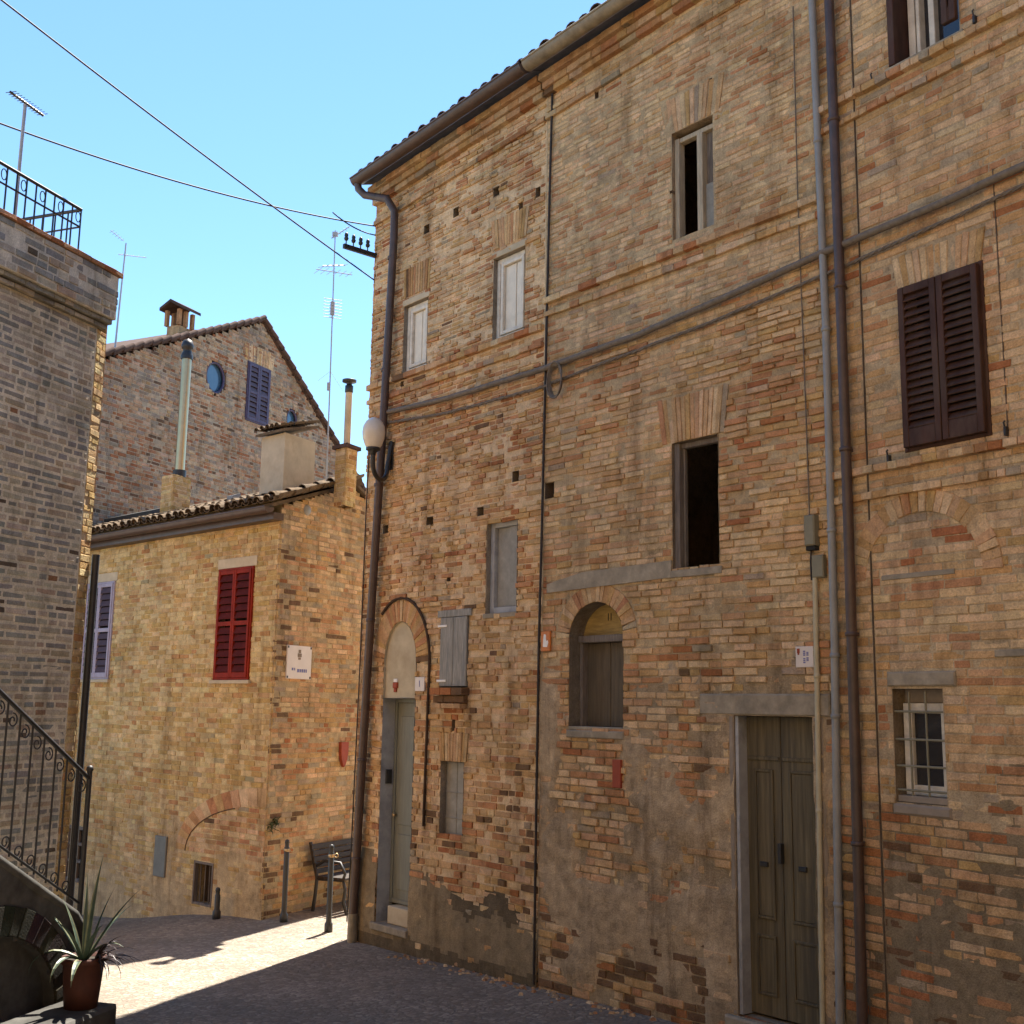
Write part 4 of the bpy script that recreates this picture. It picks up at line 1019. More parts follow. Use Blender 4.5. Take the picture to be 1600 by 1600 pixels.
def build_yellow():
    mb = MB(); W = Yf
    ops = [ys_l, ys_r, ycel, ygate]
    cu_, cz_ = Yf.pix(412, 1350); ra = cu_-Yf.pix(288, 1345)[0]; rh = Yf.pix(412, 1262)[1]-cz_
    blind = Arch(cu_-ra, cu_+ra, cz_, cz_, cz_+rh, .26)
    blindcut = type('B', (), dict(lines=((), ()), iv=lambda s, z: [(a, min(b, 0)) for a, b in blind.iv(z)]))()
    lay(mb, W, UY0, 0, -.75, zEav+.1, ops+[blindcut], colY, h=.066, L=.23, joint=.0045, prot=.003, wave=.008, miss=.002,
        zone=lambda u, z, w: w if z > 1.7 else [w[0]*.5, w[1]*1.4, w[2]*.8, w[3]*1.8, w[4], w[5]*2, w[6]])
    a1 = math.pi/2
    for (g, t_) in ((0.0, .24),):
        n = 15
        for i in range(n):
            p, q = a1*i/n, a1*(i+1)/n; pt = lambda gg, an: (min(cu_-(ra+gg)*math.cos(an), -.005), cz_+(rh+gg)*math.sin(an))
            brick_quad(mb, W, [pt(0, p), pt(0, q), pt(t_, q), pt(t_, p)], .004, colV(0, 0), .003)
    pts = [W.P(cu_-ra*math.cos(an), cz_+rh*math.sin(an), .002) for an in [a1*i/12*.75 for i in range(13)]]
    mb.tube(pts, .007, 5, (.12, .08, .05))
    lay(mb, W, cu_-ra, 0, cz_, cz_+rh, [type('C', (), dict(lines=((), ()), iv=lambda s, z: [(UY0, (Arch(cu_-ra, cu_+ra, cz_, cz_, cz_+rh).iv(z) or [(5, 5)])[0][0])]))()], colV, h=.066, L=.24, prot=.002)
    def pY(u, z): return (.95-z)*.9+.9*fbm(u*1.2, z*1.2, 14)
    backing(mb, W, UY0, 0, -.9, zEav+.3, ops, lambda u, z: -.006+.012*min(1, max(0, pY(u, z))), lambda u, z: tuple(x*(1+.25*fbm(u*2, z*2, 6)) for x in ((.56, .44, .24) if pY(u, z) < 0 else (.50, .37, .21))), .07)
    for o in ops: reveal(mb, W, o.contour(), .16, (.34, .26, .15))
    for o in (ycel, ygate): mb.face([W.P(o.u0, o.z0, -.16), W.P(o.u1, o.z0, -.16), W.P(o.u1, o.z1, -.16), W.P(o.u0, o.z1, -.16)], (.05, .035, .025))
    sd = 4.0; vtop = Above([(0, zEav+.20), (1.55, zEav+.71), (4.2, zEav-.35)])
    lay(mb, Ys, 0, sd, -.1, zEav+1.05, [vtop], colY2, h=.066, L=.24, joint=.006, prot=.0035, wave=.012, zone=zoneYs, miss=.003)
    backing(mb, Ys, 0, sd, -.4, zEav+1.0, [vtop], -.004, lambda u, z: tuple(x*(1+.25*fbm(u*2, z*2, 6)) for x in (.42, .32, .19)), .07)
    # unseen sides
    b0 = Yf.P(UY0, 0)+Ys.d*sd; b1 = Ys.P(sd, 0)
    Z = lambda p, z: Vector((p.x, p.y, z))
    mb.face([Z(b0, -1), Z(b1, -1), Z(b1, zEav-.1), Z(b0, zEav-.1)], MORT)
    mb.face([Z(Yf.P(UY0, 0), -1), Z(b0, -1), Z(b0, zEav), Z(Yf.P(UY0, 0), zEav)], MORT)
    return mb.build('wall', MAS, houseY)
build_yellow()
# roof: front slope with tiles, rear slope
rfp = R(18); upY = (Ys.d*math.cos(rfp)+Vector((0, 0, math.sin(rfp)))); rl = 1.6/math.cos(rfp)
Yo = lambda u, s, dz=0: Yf.P(u, zEav+.13+dz, .22)+upY*s
rl2 = rl+.24
rb = MB(); rb.hexa([Yo(UY0, 0), Yo(.12, 0), Yo(.12, rl2), Yo(UY0, rl2), Yo(UY0, 0, .05), Yo(.12, 0, .05), Yo(.12, rl2, .05), Yo(UY0, rl2, .05)])
rg = Yo(.12, rl2); rg0 = Yo(UY0, rl2); dn = Ys.d*2.4-Vector((0, 0, 1.05))
rb.hexa([rg0, rg, rg+dn, rg0+dn, rg0+Vector((0, 0, .05)), rg+Vector((0, 0, .05)), rg+dn+Vector((0, 0, .05)), rg0+dn+Vector((0, 0, .05))])
tiles(rb, Yo(UY0, -.06, .08), Yf.d, upY, .14-UY0, rl2, .18, .082, .36)
tiles(rb, Yo(.0, 0, .10), Yf.d, upY, .2, rl2, .2, .09, .36)
for i in range(18):                                  # ridge tiles
    c = rg0.lerp(rg, (i+.5)/18)+Vector((0, 0, .09)); rb.tube([c-Yf.d*.19, c+Yf.d*.19], .09, 8)
roofY = rb.build('roof', M['tile'], houseY)
gY = MB(); zc = zEav+.12; seg = 8; vv = []
for i in range(2):
    u = (UY0, .10)[i]
    for k in range(seg+1):
        an = math.pi*k/seg; vv.append(Yf.P(u, zc-.075*math.sin(an), .26-.075*math.cos(an)))
m = seg+1; gY.idx(vv, [(k, m+k, m+k+1, k+1) for k in range(seg)], smooth=True); gY.face(vv[m:][::-1])
gY.tube([Yf.P(UY0, zc, .335), Yf.P(.10, zc, .335)], .01, 6); gY.wbox(Yf, UY0, .06, zEav-.02, zEav+.07, .0, .16, mat=0)
gYo = gY.build('gutter', M['copper'], houseY)
dpu = Yf.pix(131, 950)[0]; mb = MB(); mb.tube([Yf.P(dpu, zc-.06, .24), Yf.P(dpu, zc-.25, .08), Yf.P(dpu, 2, .08), Yf.P(dpu, -.7, .08)], .05, 10); mb.build('downpipe', M['iron'], houseY)
# shutters
def pair(W, house, r, mf, ms, o0=.005, n=13, mid=True, sillm=None, st=.04):
    fr = MB(); frame_bars(fr, W, r.u0-.012, r.u1+.012, r.z0-.012, r.z1+.012, -.03, o0+.02, .03); f = fr.build('window', mf, house)
    m_ = (r.u0+r.u1)/2
    for (a, b) in ((r.u0+.018, m_-.002), (m_+.002, r.u1-.018)): louvre(W, f, a, b, r.z0+.018, r.z1-.018, o0, o0+.034, mf, ms, n, mid, st, bot=.07)
    b = MB(); b.wbox(W, r.u0, r.u1, r.z0, r.z1, -.15, -.12); b.build('back_board', M['dark'], f)
    if sillm: s_ = MB(); s_.wbox(W, r.u0-.06, r.u1+.06, r.z0-.06, r.z0-.014, -.03, .05); s_.build('sill', sillm, f)
    return f
f1 = pair(Yf, houseY, ys_r, M['red'], M['darkred'], sillm=M['render_pale']); f2 = pair(Yf, houseY, ys_l, M['lilac'], M['purple'], sillm=M['render_pale'])
for (f, r) in ((f1, ys_r), (f2, ys_l)):
    mb = MB(); mb.wbox(Yf, r.u0-.06, r.u1+.06, r.z1+.015, r.z1+.15, -.02, .009); mb.build('lintel', M['render_pale'], f)
mb = MB(); frame_bars(mb, Yf, ycel.u0-.02, ycel.u1+.02, ycel.z0-.02, ycel.z1+.02, -.05, .01, .03)
for k in range(3):
    u = ycel.u0+(ycel.u1-ycel.u0)*(k+1)/4; mb.tube([Yf.P(u, ycel.z0, -.03), Yf.P(u, ycel.z1, -.03)], .008, 5)
mb.build('cellar_window', M['jambwood'], houseY)
mb = MB(); frame_bars(mb, Yf, ygate.u0, ygate.u1, ygate.z0, ygate.z1, -.06, .015, .05, 1, (ygate.z0+.3, ygate.z0+.55)); mb.build('low_window', M['jambwood'], houseY)
mb = MB(); r = Yf.rect(243, 261, 1306, 1370); mb.wbox(Yf, r[0], r[1], r[2], r[3], 0, .03, bev=.008); mb.build('meter_panel', M['panelgrey'], houseY)
mb = MB(); u, z = Ys.pix(480, 797); mb.lathe(Ys.P(u, z, .0), [(0, .02), (.06, .02), (.075, 0)], 14, axis=Ys.n); mb.build('vent_cap', M['greypipe'], houseY)
# chimneys on the yellow roof
def onroof(px, py, s_):
    p = Yo(0, s_, .05); Wd = Wall(p, Yf.d); u, z = Wd.pix(px, py); return Wd.P(u, p.z)
def bricks_box(c, ax, ay, h, col, mb, hb=.065):
    """small stack laid in brick on all four sides"""
    for (d, w, dep) in ((ax, ax, ay), (ay, ay, -ax), (-ax, -ax, -ay), (-ay, -ay, ax)):
        pass
    for s_ in range(4):
        d = (ax, ay, -ax, -ay)[s_]; o_ = (-ay, ax, ay, -ax)[s_]
        Wc = Wall(c-d+o_, d.normalized())
        lay(mb, Wc, 0, d.length*2, c.z-.3, c.z+h, [], col, h=hb, L=.22, prot=.003)
        mb.face([Wc.P(0, c.z-.3, -.005), Wc.P(d.length*2, c.z-.3, -.005), Wc.P(d.length*2, c.z+h, -.005), Wc.P(0, c.z+h, -.005)], MORT)
    mb.face([c-ax-ay+Vector((0, 0, h)), c+ax-ay+Vector((0, 0, h)), c+ax+ay+Vector((0, 0, h)), c-ax+ay+Vector((0, 0, h))], MORT)
b = onroof(274, 780, .75); hz = at(274, 746, b.y).z-b.z
mb = MB(); bricks_box(b, Yf.d*.17, Ys.d*.19, hz, colY, mb)
for s_ in range(4):
    pass
ch = mb.build('chimney', MAS, houseY)
mb = MB(); top = at(292, 560, b.y+.1); bb = b+Vector((0, 0, hz))+Yf.d*.07; tt = Vector((bb.x, bb.y, top.z))
mb.tube([bb+Vector((0, 0, .08)), tt], .074, 20); mb.build('flue', M['steel'], ch)
mb = MB(); mb.tube([bb-Vector((0, 0, .01)), bb+Vector((0, 0, .10))], .102, 16); mb.build('flue_collar', M['iron'], ch)
mb = MB(); mb.lathe(tt, [(.09, -.06), (.095, 0), (.07, .05), (.062, .1), (.09, .11), (.098, .16), (.07, .24), (0, .28)], 16); mb.build('flue_cap', M['iron'], ch)
b2 = onroof(541, 720, 1.35); b2 = b2+Vector((0, 0, 0)); mb = MB(); bricks_box(b2, Yf.d*.12, Ys.d*.13, at(546, 703, b2.y).z-b2.z, colY, mb)
ch2 = mb.build('chimney', MAS, houseY); h2 = at(546, 703, b2.y).z-b2.z
mb = MB(); bb = b2+Vector((0, 0, h2)); tt = Vector((bb.x, bb.y, at(545, 603, b2.y).z)); mb.tube([bb, tt], .048, 14); mb.build('flue', M['render_pale'], ch2)
mb = MB(); mb.lathe(tt, [(.05, -.1), (.058, -.09), (.058, 0), (.04, .005), (.04, .05), (.1, .055), (.1, .085), (0, .09)], 14); mb.build('flue_cap', M['castiron'], ch2)
mb = MB(); mb.box(bb+Vector((0, 0, .02)), Yf.d*.16, Ys.d*.17, Vector((0, 0, .025))); mb.build('chimney_cap', M['darktile'], ch2)
# rendered roof hut with small tiled top
b3 = onroof(450, 720, 1.0); h3 = at(455, 688, b3.y).z-b3.z
ax, ay = Yf.d*.27, Ys.d*.34; mb = MB()
c = b3+Vector((0, 0, h3/2-.15)); mb.box(c, ax, ay, Vector((0, 0, h3/2+.15))); hut = mb.build('roof_hut', M['render_pale'], houseY)
mb = MB(); cf = c+Yf.d*.264; mb.box(cf, Yf.d*.003, ay*.98, Vector((0, 0, h3/2+.14))); mb.build('hut_shaded_side', M['render_grey'], hut)  # grey slab puts the shade of the right face into colour
mb = MB(); tpz = Vector((0, 0, h3)); uph = (Ys.d*math.cos(R(15))+Vector((0, 0, math.sin(R(15)))))
o_ = b3+tpz-ax*1.25-ay*1.25; mb.hexa([o_, o_+ax*2.5, o_+ax*2.5+uph*.8, o_+uph*.8]+[p_+Vector((0, 0, .035)) for p_ in (o_, o_+ax*2.5, o_+ax*2.5+uph*.8, o_+uph*.8)])
tiles(mb, o_+Vector((0, 0, .06))-uph*.03, ax, uph, .65, .8, .11, .052, .28); mb.build('hut_roof', M['tile'], hut)
# roof skylight edge and dark slab that paints a shadow on the roof
b4 = onroof(366, 765, 1.3); mb = MB(); mb.box(b4+Vector((0, 0, .10)), Yf.d*.07, upY*.10, Vector((0, 0, .08))); mb.build('skylight', M['greypipe'], houseY)
b5 = onroof(205, 808, 1.1); mb = MB(); mb.box(b5+Vector((0, 0, .12))+upY*.2, Yf.d*.75, upY*.3, Vector((0, 0, .07))); mb.build('roof_shadow_slab', M['castiron'], houseY)

# plaques on the side wall
q = [Ys.pix(447.5, 1006, .02), Ys.pix(487.5, 1012, .02), Ys.pix(487, 1063, .02), Ys.pix(447, 1059, .02)]
u0_, u1_ = q[3][0], q[1][0]; z1_ = (q[0][1]+q[1][1])/2; z0_ = (q[2][1]+q[3][1])/2
t = thing('street_sign', 'square white plaque with crest and blue lettering on the yellow house side wall', 'sign', Ys.P(u0_, z0_))
mb = MB(); mb.wbox(Ys, u0_, u1_, z0_, z1_, .004, .022); mb.build('plaque', M['sign'], t)
mb = MB(); w_ = u1_-u0_; h_ = z1_-z0_
for (fx, ww, f0, f1) in ((.5, .10, .78, .88), (.5, .16, .66, .77), (.5, .10, .58, .65)): mb.wbox(Ys, u0_+w_*(fx-ww/2), u0_+w_*(fx+ww/2), z0_+h_*f0, z0_+h_*f1, .0225, .025)
mb.build('crest', M['crest'], t)
for grp in (((.2, .27), (.3, .34)), ((.42, .5), (.52, .58), (.6, .67), (.69, .75), (.77, .82))):
    mb = MB()
    for (fa, fb) in grp: mb.wbox(Ys, u0_+w_*fa, u0_+w_*fb, z0_+h_*(.25 if fa < .4 else .2), z0_+h_*(.33 if fa < .4 else .3), .0225, .0245)
    mb.build('lettering', M['ink'], t)
for (a, b_) in ((.04, .05), (.96, .05), (.04, .95), (.96, .95)):
    mb = MB(); mb.wbox(Ys, u0_+w_*a-.012, u0_+w_*a+.012, z0_+h_*b_-.015, z0_+h_*b_+.015, .0, .028); mb.build('clip', M['iron'], t)
us, zs_ = Ys.pix(537, 1179, .03); hw = .085; hh = .17
sh_ = [(-1, 1), (1, 1), (.95, .2), (.75, -.35), (.35, -.8), (0, -1), (-.35, -.8), (-.75, -.35), (-.95, .2)]
mb = MB(); n = len(sh_); ps = [(us+hw*a, zs_+hh*b_) for a, b_ in sh_]
mb.idx([Ys.P(a, b_, .05) for a, b_ in ps]+[Ys.P(a, b_, .004) for a, b_ in ps], [tuple(range(n))[::-1]]+[(i, (i+1) % n, n+(i+1) % n, n+i) for i in range(n)])
tag(mb.build('wall_shield', M['terracotta'], loc=Ys.P(us, zs_)), 'small red shield fixed to the side wall above the bench', 'shield')

# ================================================================== unseen house behind the viewpoint, added for warm bounce light
O = Wall(Vector((6.5, -7.6, 0)), Vector((-.80, .60, 0)))
houseO = thing('unseen_house', 'unseen ochre plastered house added across the street for warm bounce light', 'house', O.P(8, .8))
def build_opposite():
    mb = MB(); ops = []
    for i in range(5):
        for z in (2.4, 6.6): ops.append(Rect(1.6+3.1*i, 2.5+3.1*i, z+.6, z+2.1))
    backing(mb, O, 0, 16.5, 0, 10.2, ops, lambda u, z: .006*fbm(u*2, z*2, 3), lambda u, z: tuple(x*(1+.15*fbm(u, z, 6)) for x in ((.68, .44, .18) if z > 4.0 else (.15, .115, .085))), .25)  # dark lower storey added to dim the bounce on the low facade
    for o in ops: reveal(mb, O, o.contour(), .2, (.5, .38, .22))
    closed_volume(mb, O, 0, 16.5, -.3, 10.2, 6, (.4, .3, .2))
    mb.build('wall', MAS, houseO)
    for o in ops:
        f = pair(O, houseO, o, M['brown'], M['brown'], n=12, mid=False)
build_opposite()
mb = MB(); mb.hexa([O.P(-.3, 10.3, .4), O.P(16.8, 10.3, .4), O.P(16.8, 12, -6), O.P(-.3, 12, -6), O.P(-.3, 10.45, .4), O.P(16.8, 10.45, .4), O.P(16.8, 12.15, -6), O.P(-.3, 12.15, -6)]); mb.build('roof', M['darktile'], houseO)

# ================================================================== rear gable house
houseG = thing('brick_house', 'tall brick gable house with round windows rising behind the yellow house', 'house', G.P(4, 0))
pk = G.pix(410, 495); lf = G.pix(175, 545); rt = G.pix(530, 700)
gab = [(-2.0, lf[1]-.12-(lf[0]+2)*(pk[1]-lf[1])/(pk[0]-lf[0])), (pk[0], pk[1]-.12), (9.2, rt[1]-.12+(9.2-rt[0])*(rt[1]-pk[1])/(rt[0]-pk[0]))]
gcut = Above(gab)
class Oval:
    lines = ((), ())
    def __init__(s, c, a, b): s.c, s.a, s.b = c, a, b
    def iv(s, z):
        k = (z-s.c[1])/s.b
        if abs(k) >= 1: return []
        w = s.a*math.sqrt(1-k*k); return [(s.c[0]-w, s.c[0]+w)]
oc1 = G.pix(338, 590); ro1 = (G.pix(338, 564)[1]-G.pix(338, 616)[1])/2; ra1 = 1.2*(G.pix(351, 590)[0]-G.pix(325, 590)[0])/2
oc2 = G.pix(457, 657); ro2 = (G.pix(457, 638)[1]-G.pix(457, 675)[1])/2; ra2 = (G.pix(466, 657)[0]-G.pix(448, 657)[0])/2
ov1, ov2 = Oval(oc1, ra1, ro1), Oval(oc2, ra2, ro2); rw = Rect(*G.rect(385, 420, 571, 662))
colG_ = pal((1.6, 3.0, .3, 1.6, .9, .5, 2.4), .7)
def colG(u, z, zone=None):
    c = colG_(u, z); return (c[0]*.74, c[1]*.74, c[2]*.86)
def build_gable():
    mb = MB()
    lay(mb, G, -1.2, 9.2, 4.2, pk[1], [gcut, ov1, ov2, rw], colG, h=.07, L=.22, joint=.008, prot=.003, miss=.004, head=.6)
    backing(mb, G, -2, 9.2, -1, pk[1], [gcut, ov1, ov2, rw], -.006, lambda u, z: tuple(x*(1+.2*fbm(u, z, 6)) for x in (.36, .29, .21)), .10)
    reveal(mb, G, rw.contour(), .15, (.25, .19, .13))
    for ov in (ov1, ov2): reveal(mb, G, [(ov.c[0]+ov.a*math.cos(2*math.pi*i/24), ov.c[1]+ov.b*math.sin(2*math.pi*i/24)) for i in range(25)], .14, (.28, .2, .14))
    soldier(mb, G, rw.u0-.1, rw.u1+.1, rw.z1+.02, rw.z1+.4, colV, .05)
    e = -G.n*5
    mb.face([G.P(9.2, -1), G.P(9.2, -1)+e, G.P(9.2, gab[2][1])+e, G.P(9.2, gab[2][1])], TAN)
    mb.face([G.P(-2, -1)+e, G.P(-2, -1), G.P(-2, gab[0][1]), G.P(-2, gab[0][1])+e], TAN)
    mb.face([G.P(9.2, -1)+e, G.P(-2, -1)+e, G.P(-2, gab[0][1])+e, G.P(pk[0], pk[1])+e, G.P(9.2, gab[2][1])+e], TAN)
    mb.build('wall', MAS, houseG)
build_gable()
rb = MB(); e = -G.n*5.2
for (a, b_) in ((gab[0], gab[1]), (gab[1], gab[2])):
    q = [G.P(a[0], a[1]+.0, .04), G.P(b_[0], b_[1]+.0, .04)]
    rb.hexa([q[0], q[1], q[1]+e, q[0]+e]+[p_+Vector((0, 0, .06)) for p_ in (q[0], q[1], q[1]+e, q[0]+e)])
    n = 26 if a is gab[0] else 22
    for i in range(n):                               # verge tiles stepping up the gable
        p_ = q[0].lerp(q[1], (i+.5)/n)+Vector((0, 0, .06)); d_ = (q[1]-q[0])/n*.55
        rb.tube([p_-d_+G.n*.02, p_+d_+G.n*.02+Vector((0, 0, .04))], .055, 7)
rb.build('roof', M['darktile'], houseG)
for ov in (ov1, ov2):
    mb = MB(); mb.tube([G.P(ov.c[0]+(ov.a-.03)*math.cos(2*math.pi*i/24), ov.c[1]+(ov.b-.03)*math.sin(2*math.pi*i/24), -.04) for i in range(25)], .028, 6, cap=False)
    f = mb.build('round_window', M['plum'], houseG)
    mb = MB(); mb.face([G.P(ov.c[0]+ov.a*math.cos(2*math.pi*i/24), ov.c[1]+ov.b*math.sin(2*math.pi*i/24), -.09) for i in range(24)]); mb.build('pane', M['skyglass'], f)
pair(G, houseG, rw, M['plum'], M['purple'], n=10, st=.06)
bc = G.pix(279, 528, -.45); cb = G.P(bc[0], bc[1]-.2, -.45)
mb = MB(); htop = at(278, 497, cb.y).z-cb.z; sx = .30
SC = .5
mb.box(cb+Vector((0, 0, .0)), G.d*.36*SC, G.n*.30*SC, Vector((0, 0, .40)), TAN)
for (a, b_) in ((-1, -1), (1, -1), (1, 1), (-1, 1), (0, -1), (0, 1)):
    mb.box(cb+Vector((0, 0, .56))+G.d*(.19*a)+G.n*(.155*b_), G.d*.035, G.n*.035, Vector((0, 0, .16)), ORA)
mb.box(cb+Vector((0, 0, .56)), G.d*.07, G.n*.06, Vector((0, 0, .15)), DRK)
chg = mb.build('chimney', MAS, houseG)
mb = MB(); t0 = cb+Vector((0, 0, .71)); a_, b_ = G.d*.30, G.n*.27
mb.hexa([t0-a_-b_, t0+a_-b_, t0+a_+Vector((0, 0, .15)), t0-a_+Vector((0, 0, .15)), t0-a_-b_+Vector((0, 0, .06)), t0+a_-b_+Vector((0, 0, .06)), t0+a_+Vector((0, 0, .21)), t0-a_+Vector((0, 0, .21))])
mb.hexa([t0-a_+b_, t0+a_+b_, t0+a_+Vector((0, 0, .15)), t0-a_+Vector((0, 0, .15)), t0-a_+b_+Vector((0, 0, .06)), t0+a_+b_+Vector((0, 0, .06)), t0+a_+Vector((0, 0, .21)), t0-a_+Vector((0, 0, .21))])
mb.build('chimney_cap', M['darktile'], chg)

# ================================================================== grey tower house on the left
tower = thing('brick_house', 'greyish brick house on the left with a roof terrace and outside stair', 'house', T.P(-2, .3))
zP0, zP1 = T.pix(168, 520)[1], T.pix(185, 436)[1]
colT = pal((3.6, 1.0, .0, .02, .01, .25, 4.0), .4)
def gcol(c, k=.84): return (c[0]*k*.92, c[1]*k*1.16, c[2]*k*1.55)
def build_tower():
    mb = MB(); ct = lambda u, z, zone=None: gcol(colT(u, z, None))
    U0 = -6.0
    lay(mb, T, U0, -.004, -.2, zP0, [], ct, h=.066, L=.25, joint=.0115, prot=.0015, wave=.01, miss=.003, head=.5)
    backing(mb, T, U0, 0, -.4, zP0+.1, [], lambda u, z: -.0035+.0015*fbm(u*5, z*5, 3), lambda u, z: tuple(x*(1+.2*fbm(u*2, z*2, 6)) for x in (.66, .60, .47)), .07)
    # chamfered far edge that catches the sun; sunlit warmth also put into its brick colour
    ang = R(14); nd = Vector((T.d.x*math.cos(ang)-T.d.y*math.sin(ang), T.d.x*math.sin(ang)+T.d.y*math.cos(ang), 0))
    C = Wall(T.P(0, 0), nd); lay(mb, C, .0, .19, -.2, zP0, [], colY, h=.066, L=.25, prot=.003)
    mb.face([C.P(0, -.4, -.006), C.P(.19, -.4, -.006), C.P(.19, zP0, -.006), C.P(0, zP0, -.006)], MORT)
    dpm = MB(); dpm.tube([C.P(.22, z, .045) for z in (4.0, 3.2, 2, .2)], .035, 10); dpm.build('downpipe', M['iron'], tower)
    # unseen rest
    b0, b1 = C.P(.19, 0), T.P(U0, 0); e = -T.n*5; Z = lambda p, z: Vector((p.x, p.y, z))
    mb.face([Z(b0, -1), Z(b0+e, -1), Z(b0+e, zP1), Z(b0, zP1)], TAN); mb.face([Z(b0+e, -1), Z(b1+e, -1), Z(b1+e, zP1), Z(b0+e, zP1)], TAN)
    mb.face([Z(b1+e, -1), Z(b1, -1), Z(b1, zP1), Z(b1+e, zP1)], GRY); mb.face([Z(b0, zP0+.1), Z(b0+e, zP0+.1), Z(b1+e, zP0+.1), Z(b1, zP0+.1)], GRY)
    mb.build('wall', MAS, tower)
    pm = MB(); o = .13
    lay(pm, Wall(T.P(0, 0, o), T.d), U0, .10, zP0+.10, zP1-.05, [], ct, h=.072, L=.25, joint=.008, prot=.006, head=.5)
    for (za, zb, oo) in ((zP0, zP0+.05, .05), (zP0+.05, zP0+.10, .09)):
        lay(pm, Wall(T.P(0, 0, oo), T.d), U0, .05+oo*.4, za, zb, [], ct, h=.05, L=.25, prot=.003)
        pm.wbox(T, U0, .05+oo*.4, za+.004, zb-.004, -.05, oo-.006, (.2, .18, .14))
    pm.wbox(T, U0, .095, zP0+.10, zP1-.052, -.16, o-.006, (.62, .57, .46))
    x = U0
    while x < .10:
        l = random.uniform(.12, .26); brick_quad(pm, Wall(T.P(0, 0, o+.02), T.d), [(x, zP1-.05), (min(x+l, .13), zP1-.05), (min(x+l, .13), zP1), (x, zP1)], .0, tuple(v*.9 for v in (RED if random.random() < .5 else ORA)), .003); x += l
    pm.wbox(T, U0, .12, zP1-.05, zP1-.004, -.18, o+.012, (.25, .15, .09))
    pm.build('parapet', MAS, tower)
build_tower()
# terrace railing
rl_ = MB(); rail = thing('terrace_railing', 'black iron railing along the terrace edge of the grey house', 'railing', T.P(-1.5, zP1, .02))
Hh = T.pix(122, 325, .02)[1]-zP1; ue = T.pix(122, 390, .02)[0]; Tn = T.P(0, 0, .02)
zr = zP1+Hh
mb = MB(); o_ = .02; us0 = -5.5
mb.tube([T.P(us0, zr, o_), T.P(ue, zr, o_)], .016, 8); mb.tube([T.P(ue, zr, o_), T.P(ue, zr, o_-1.4)], .016, 8); mb.build('top_rail', M['iron'], rail)
mb = MB(); mb.tube([T.P(us0, zr-.17, o_), T.P(ue, zr-.17, o_)], .009, 6); mb.tube([T.P(ue, zr-.17, o_), T.P(ue, zr-.17, o_-1.4)], .009, 6); mb.build('lower_rail', M['iron'], rail)
k = 0; u = ue
while u > us0+.1:
    mb = MB(); mb.tube([T.P(u, zP1-.02, o_), T.P(u, zr-.01, o_)], .008, 6)
    if k % 2 == 0 and u > -2.2:
        mb.tube([T.P(u-.035+.03*math.cos(a), zr-.085+.05*math.sin(a), o_) for a in [2*math.pi*i/12 for i in range(13)]], .005, 5, cap=False)
    mb.build('baluster', M['iron'], rail); u -= .115; k += 1
for k in range(1, 9):
    mb = MB(); mb.tube([T.P(ue, zP1-.02, o_-.15*k), T.P(ue, zr-.01, o_-.15*k)], .008, 6); mb.build('baluster', M['iron'], rail)
# terrace antenna
ab = T.pix(24, 330, -.15); ta = thing('tv_antenna', 'pale mast with a slanting beam aerial above the terrace railing', 'antenna', T.P(ab[0], zP1, -.15))
atz = T.pix(42, 168, -.15); mb = MB(); mb.tube([T.P(ab[0], zP1-.3, -.15), T.P(ab[0], atz[1]+.03, -.15)], .016, 8); mb.build('mast', M['antenna'], ta)
e0 = at(15, 143, T.P(ab[0], 0, -.15).y-.12); e1 = at(68, 181, T.P(ab[0], 0, -.15).y+.12)
mb = MB(); mb.tube([e0, e1], .012, 6)
for k in range(12):
    p_ = e0.lerp(e1, (k+.5)/12); mb.tube([p_-T.n*.06+Vector((0, 0, .01)), p_+T.n*.06], .004, 4)
mb.build('beam', M['castiron'], ta)

# ================================================================== outside stair at the left
zst = lambda u: 1.09-.56*u
stair = thing('stone_stair', 'dark rendered outside stair with arched niche and iron scroll railing', 'stair', S.P(-.8, .3))
aU1 = S.pix(84, 1590)[0]; aC = aU1-.75; aSp = S.pix(60, 1590)[1]; aT = S.pix(0, 1462)[1]
def build_stair():
    mb = MB(); prof = [(-4.5, zst(-4.5)), (-.02, zst(0)), (.06, 1.0), (.14, .82), (.22, .58), (.27, .36), (.30, -.1)]
    cut = Above(prof); arch = Arch(aC-.75, aU1, -.3, aSp, aT)
    backing(mb, S, -4.5, .30, -.3, 3.6, [cut, arch], lambda u, z: .012*fbm(u*3, z*3, 2), (.5, .5, .5), .05)
    for a, b_ in zip(prof, prof[1:]):                # top edge, 0.22 thick parapet
        mb.face([S.P(a[0], a[1]-.01, .012), S.P(b_[0], b_[1]-.01, .012), S.P(b_[0], b_[1]-.01, -.95), S.P(a[0], a[1]-.01, -.95)])
        mb.tube([S.P(a[0], a[1]-.02, -.02), S.P(b_[0], b_[1]-.02, -.02)], .04, 8)
    reveal(mb, S, arch.contour(), .10); mb.face([S.P(aC-.75, -.3, -.10), S.P(aU1, -.3, -.10), S.P(aU1, aT, -.10), S.P(aC-.75, aT, -.10)])
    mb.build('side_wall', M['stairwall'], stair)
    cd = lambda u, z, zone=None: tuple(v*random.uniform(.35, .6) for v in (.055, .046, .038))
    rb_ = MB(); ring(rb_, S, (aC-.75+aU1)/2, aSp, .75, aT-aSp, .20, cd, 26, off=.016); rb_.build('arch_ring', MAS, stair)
    for i in range(14):
        u1_ = -.05-.30*i; z_ = zst(u1_)+.02; sb_ = MB(); sb_.wbox(S, u1_-.33, u1_, z_-.2, z_, -.98, -.05, bev=.01); sb_.build('step', M['stone'], stair)
build_stair()
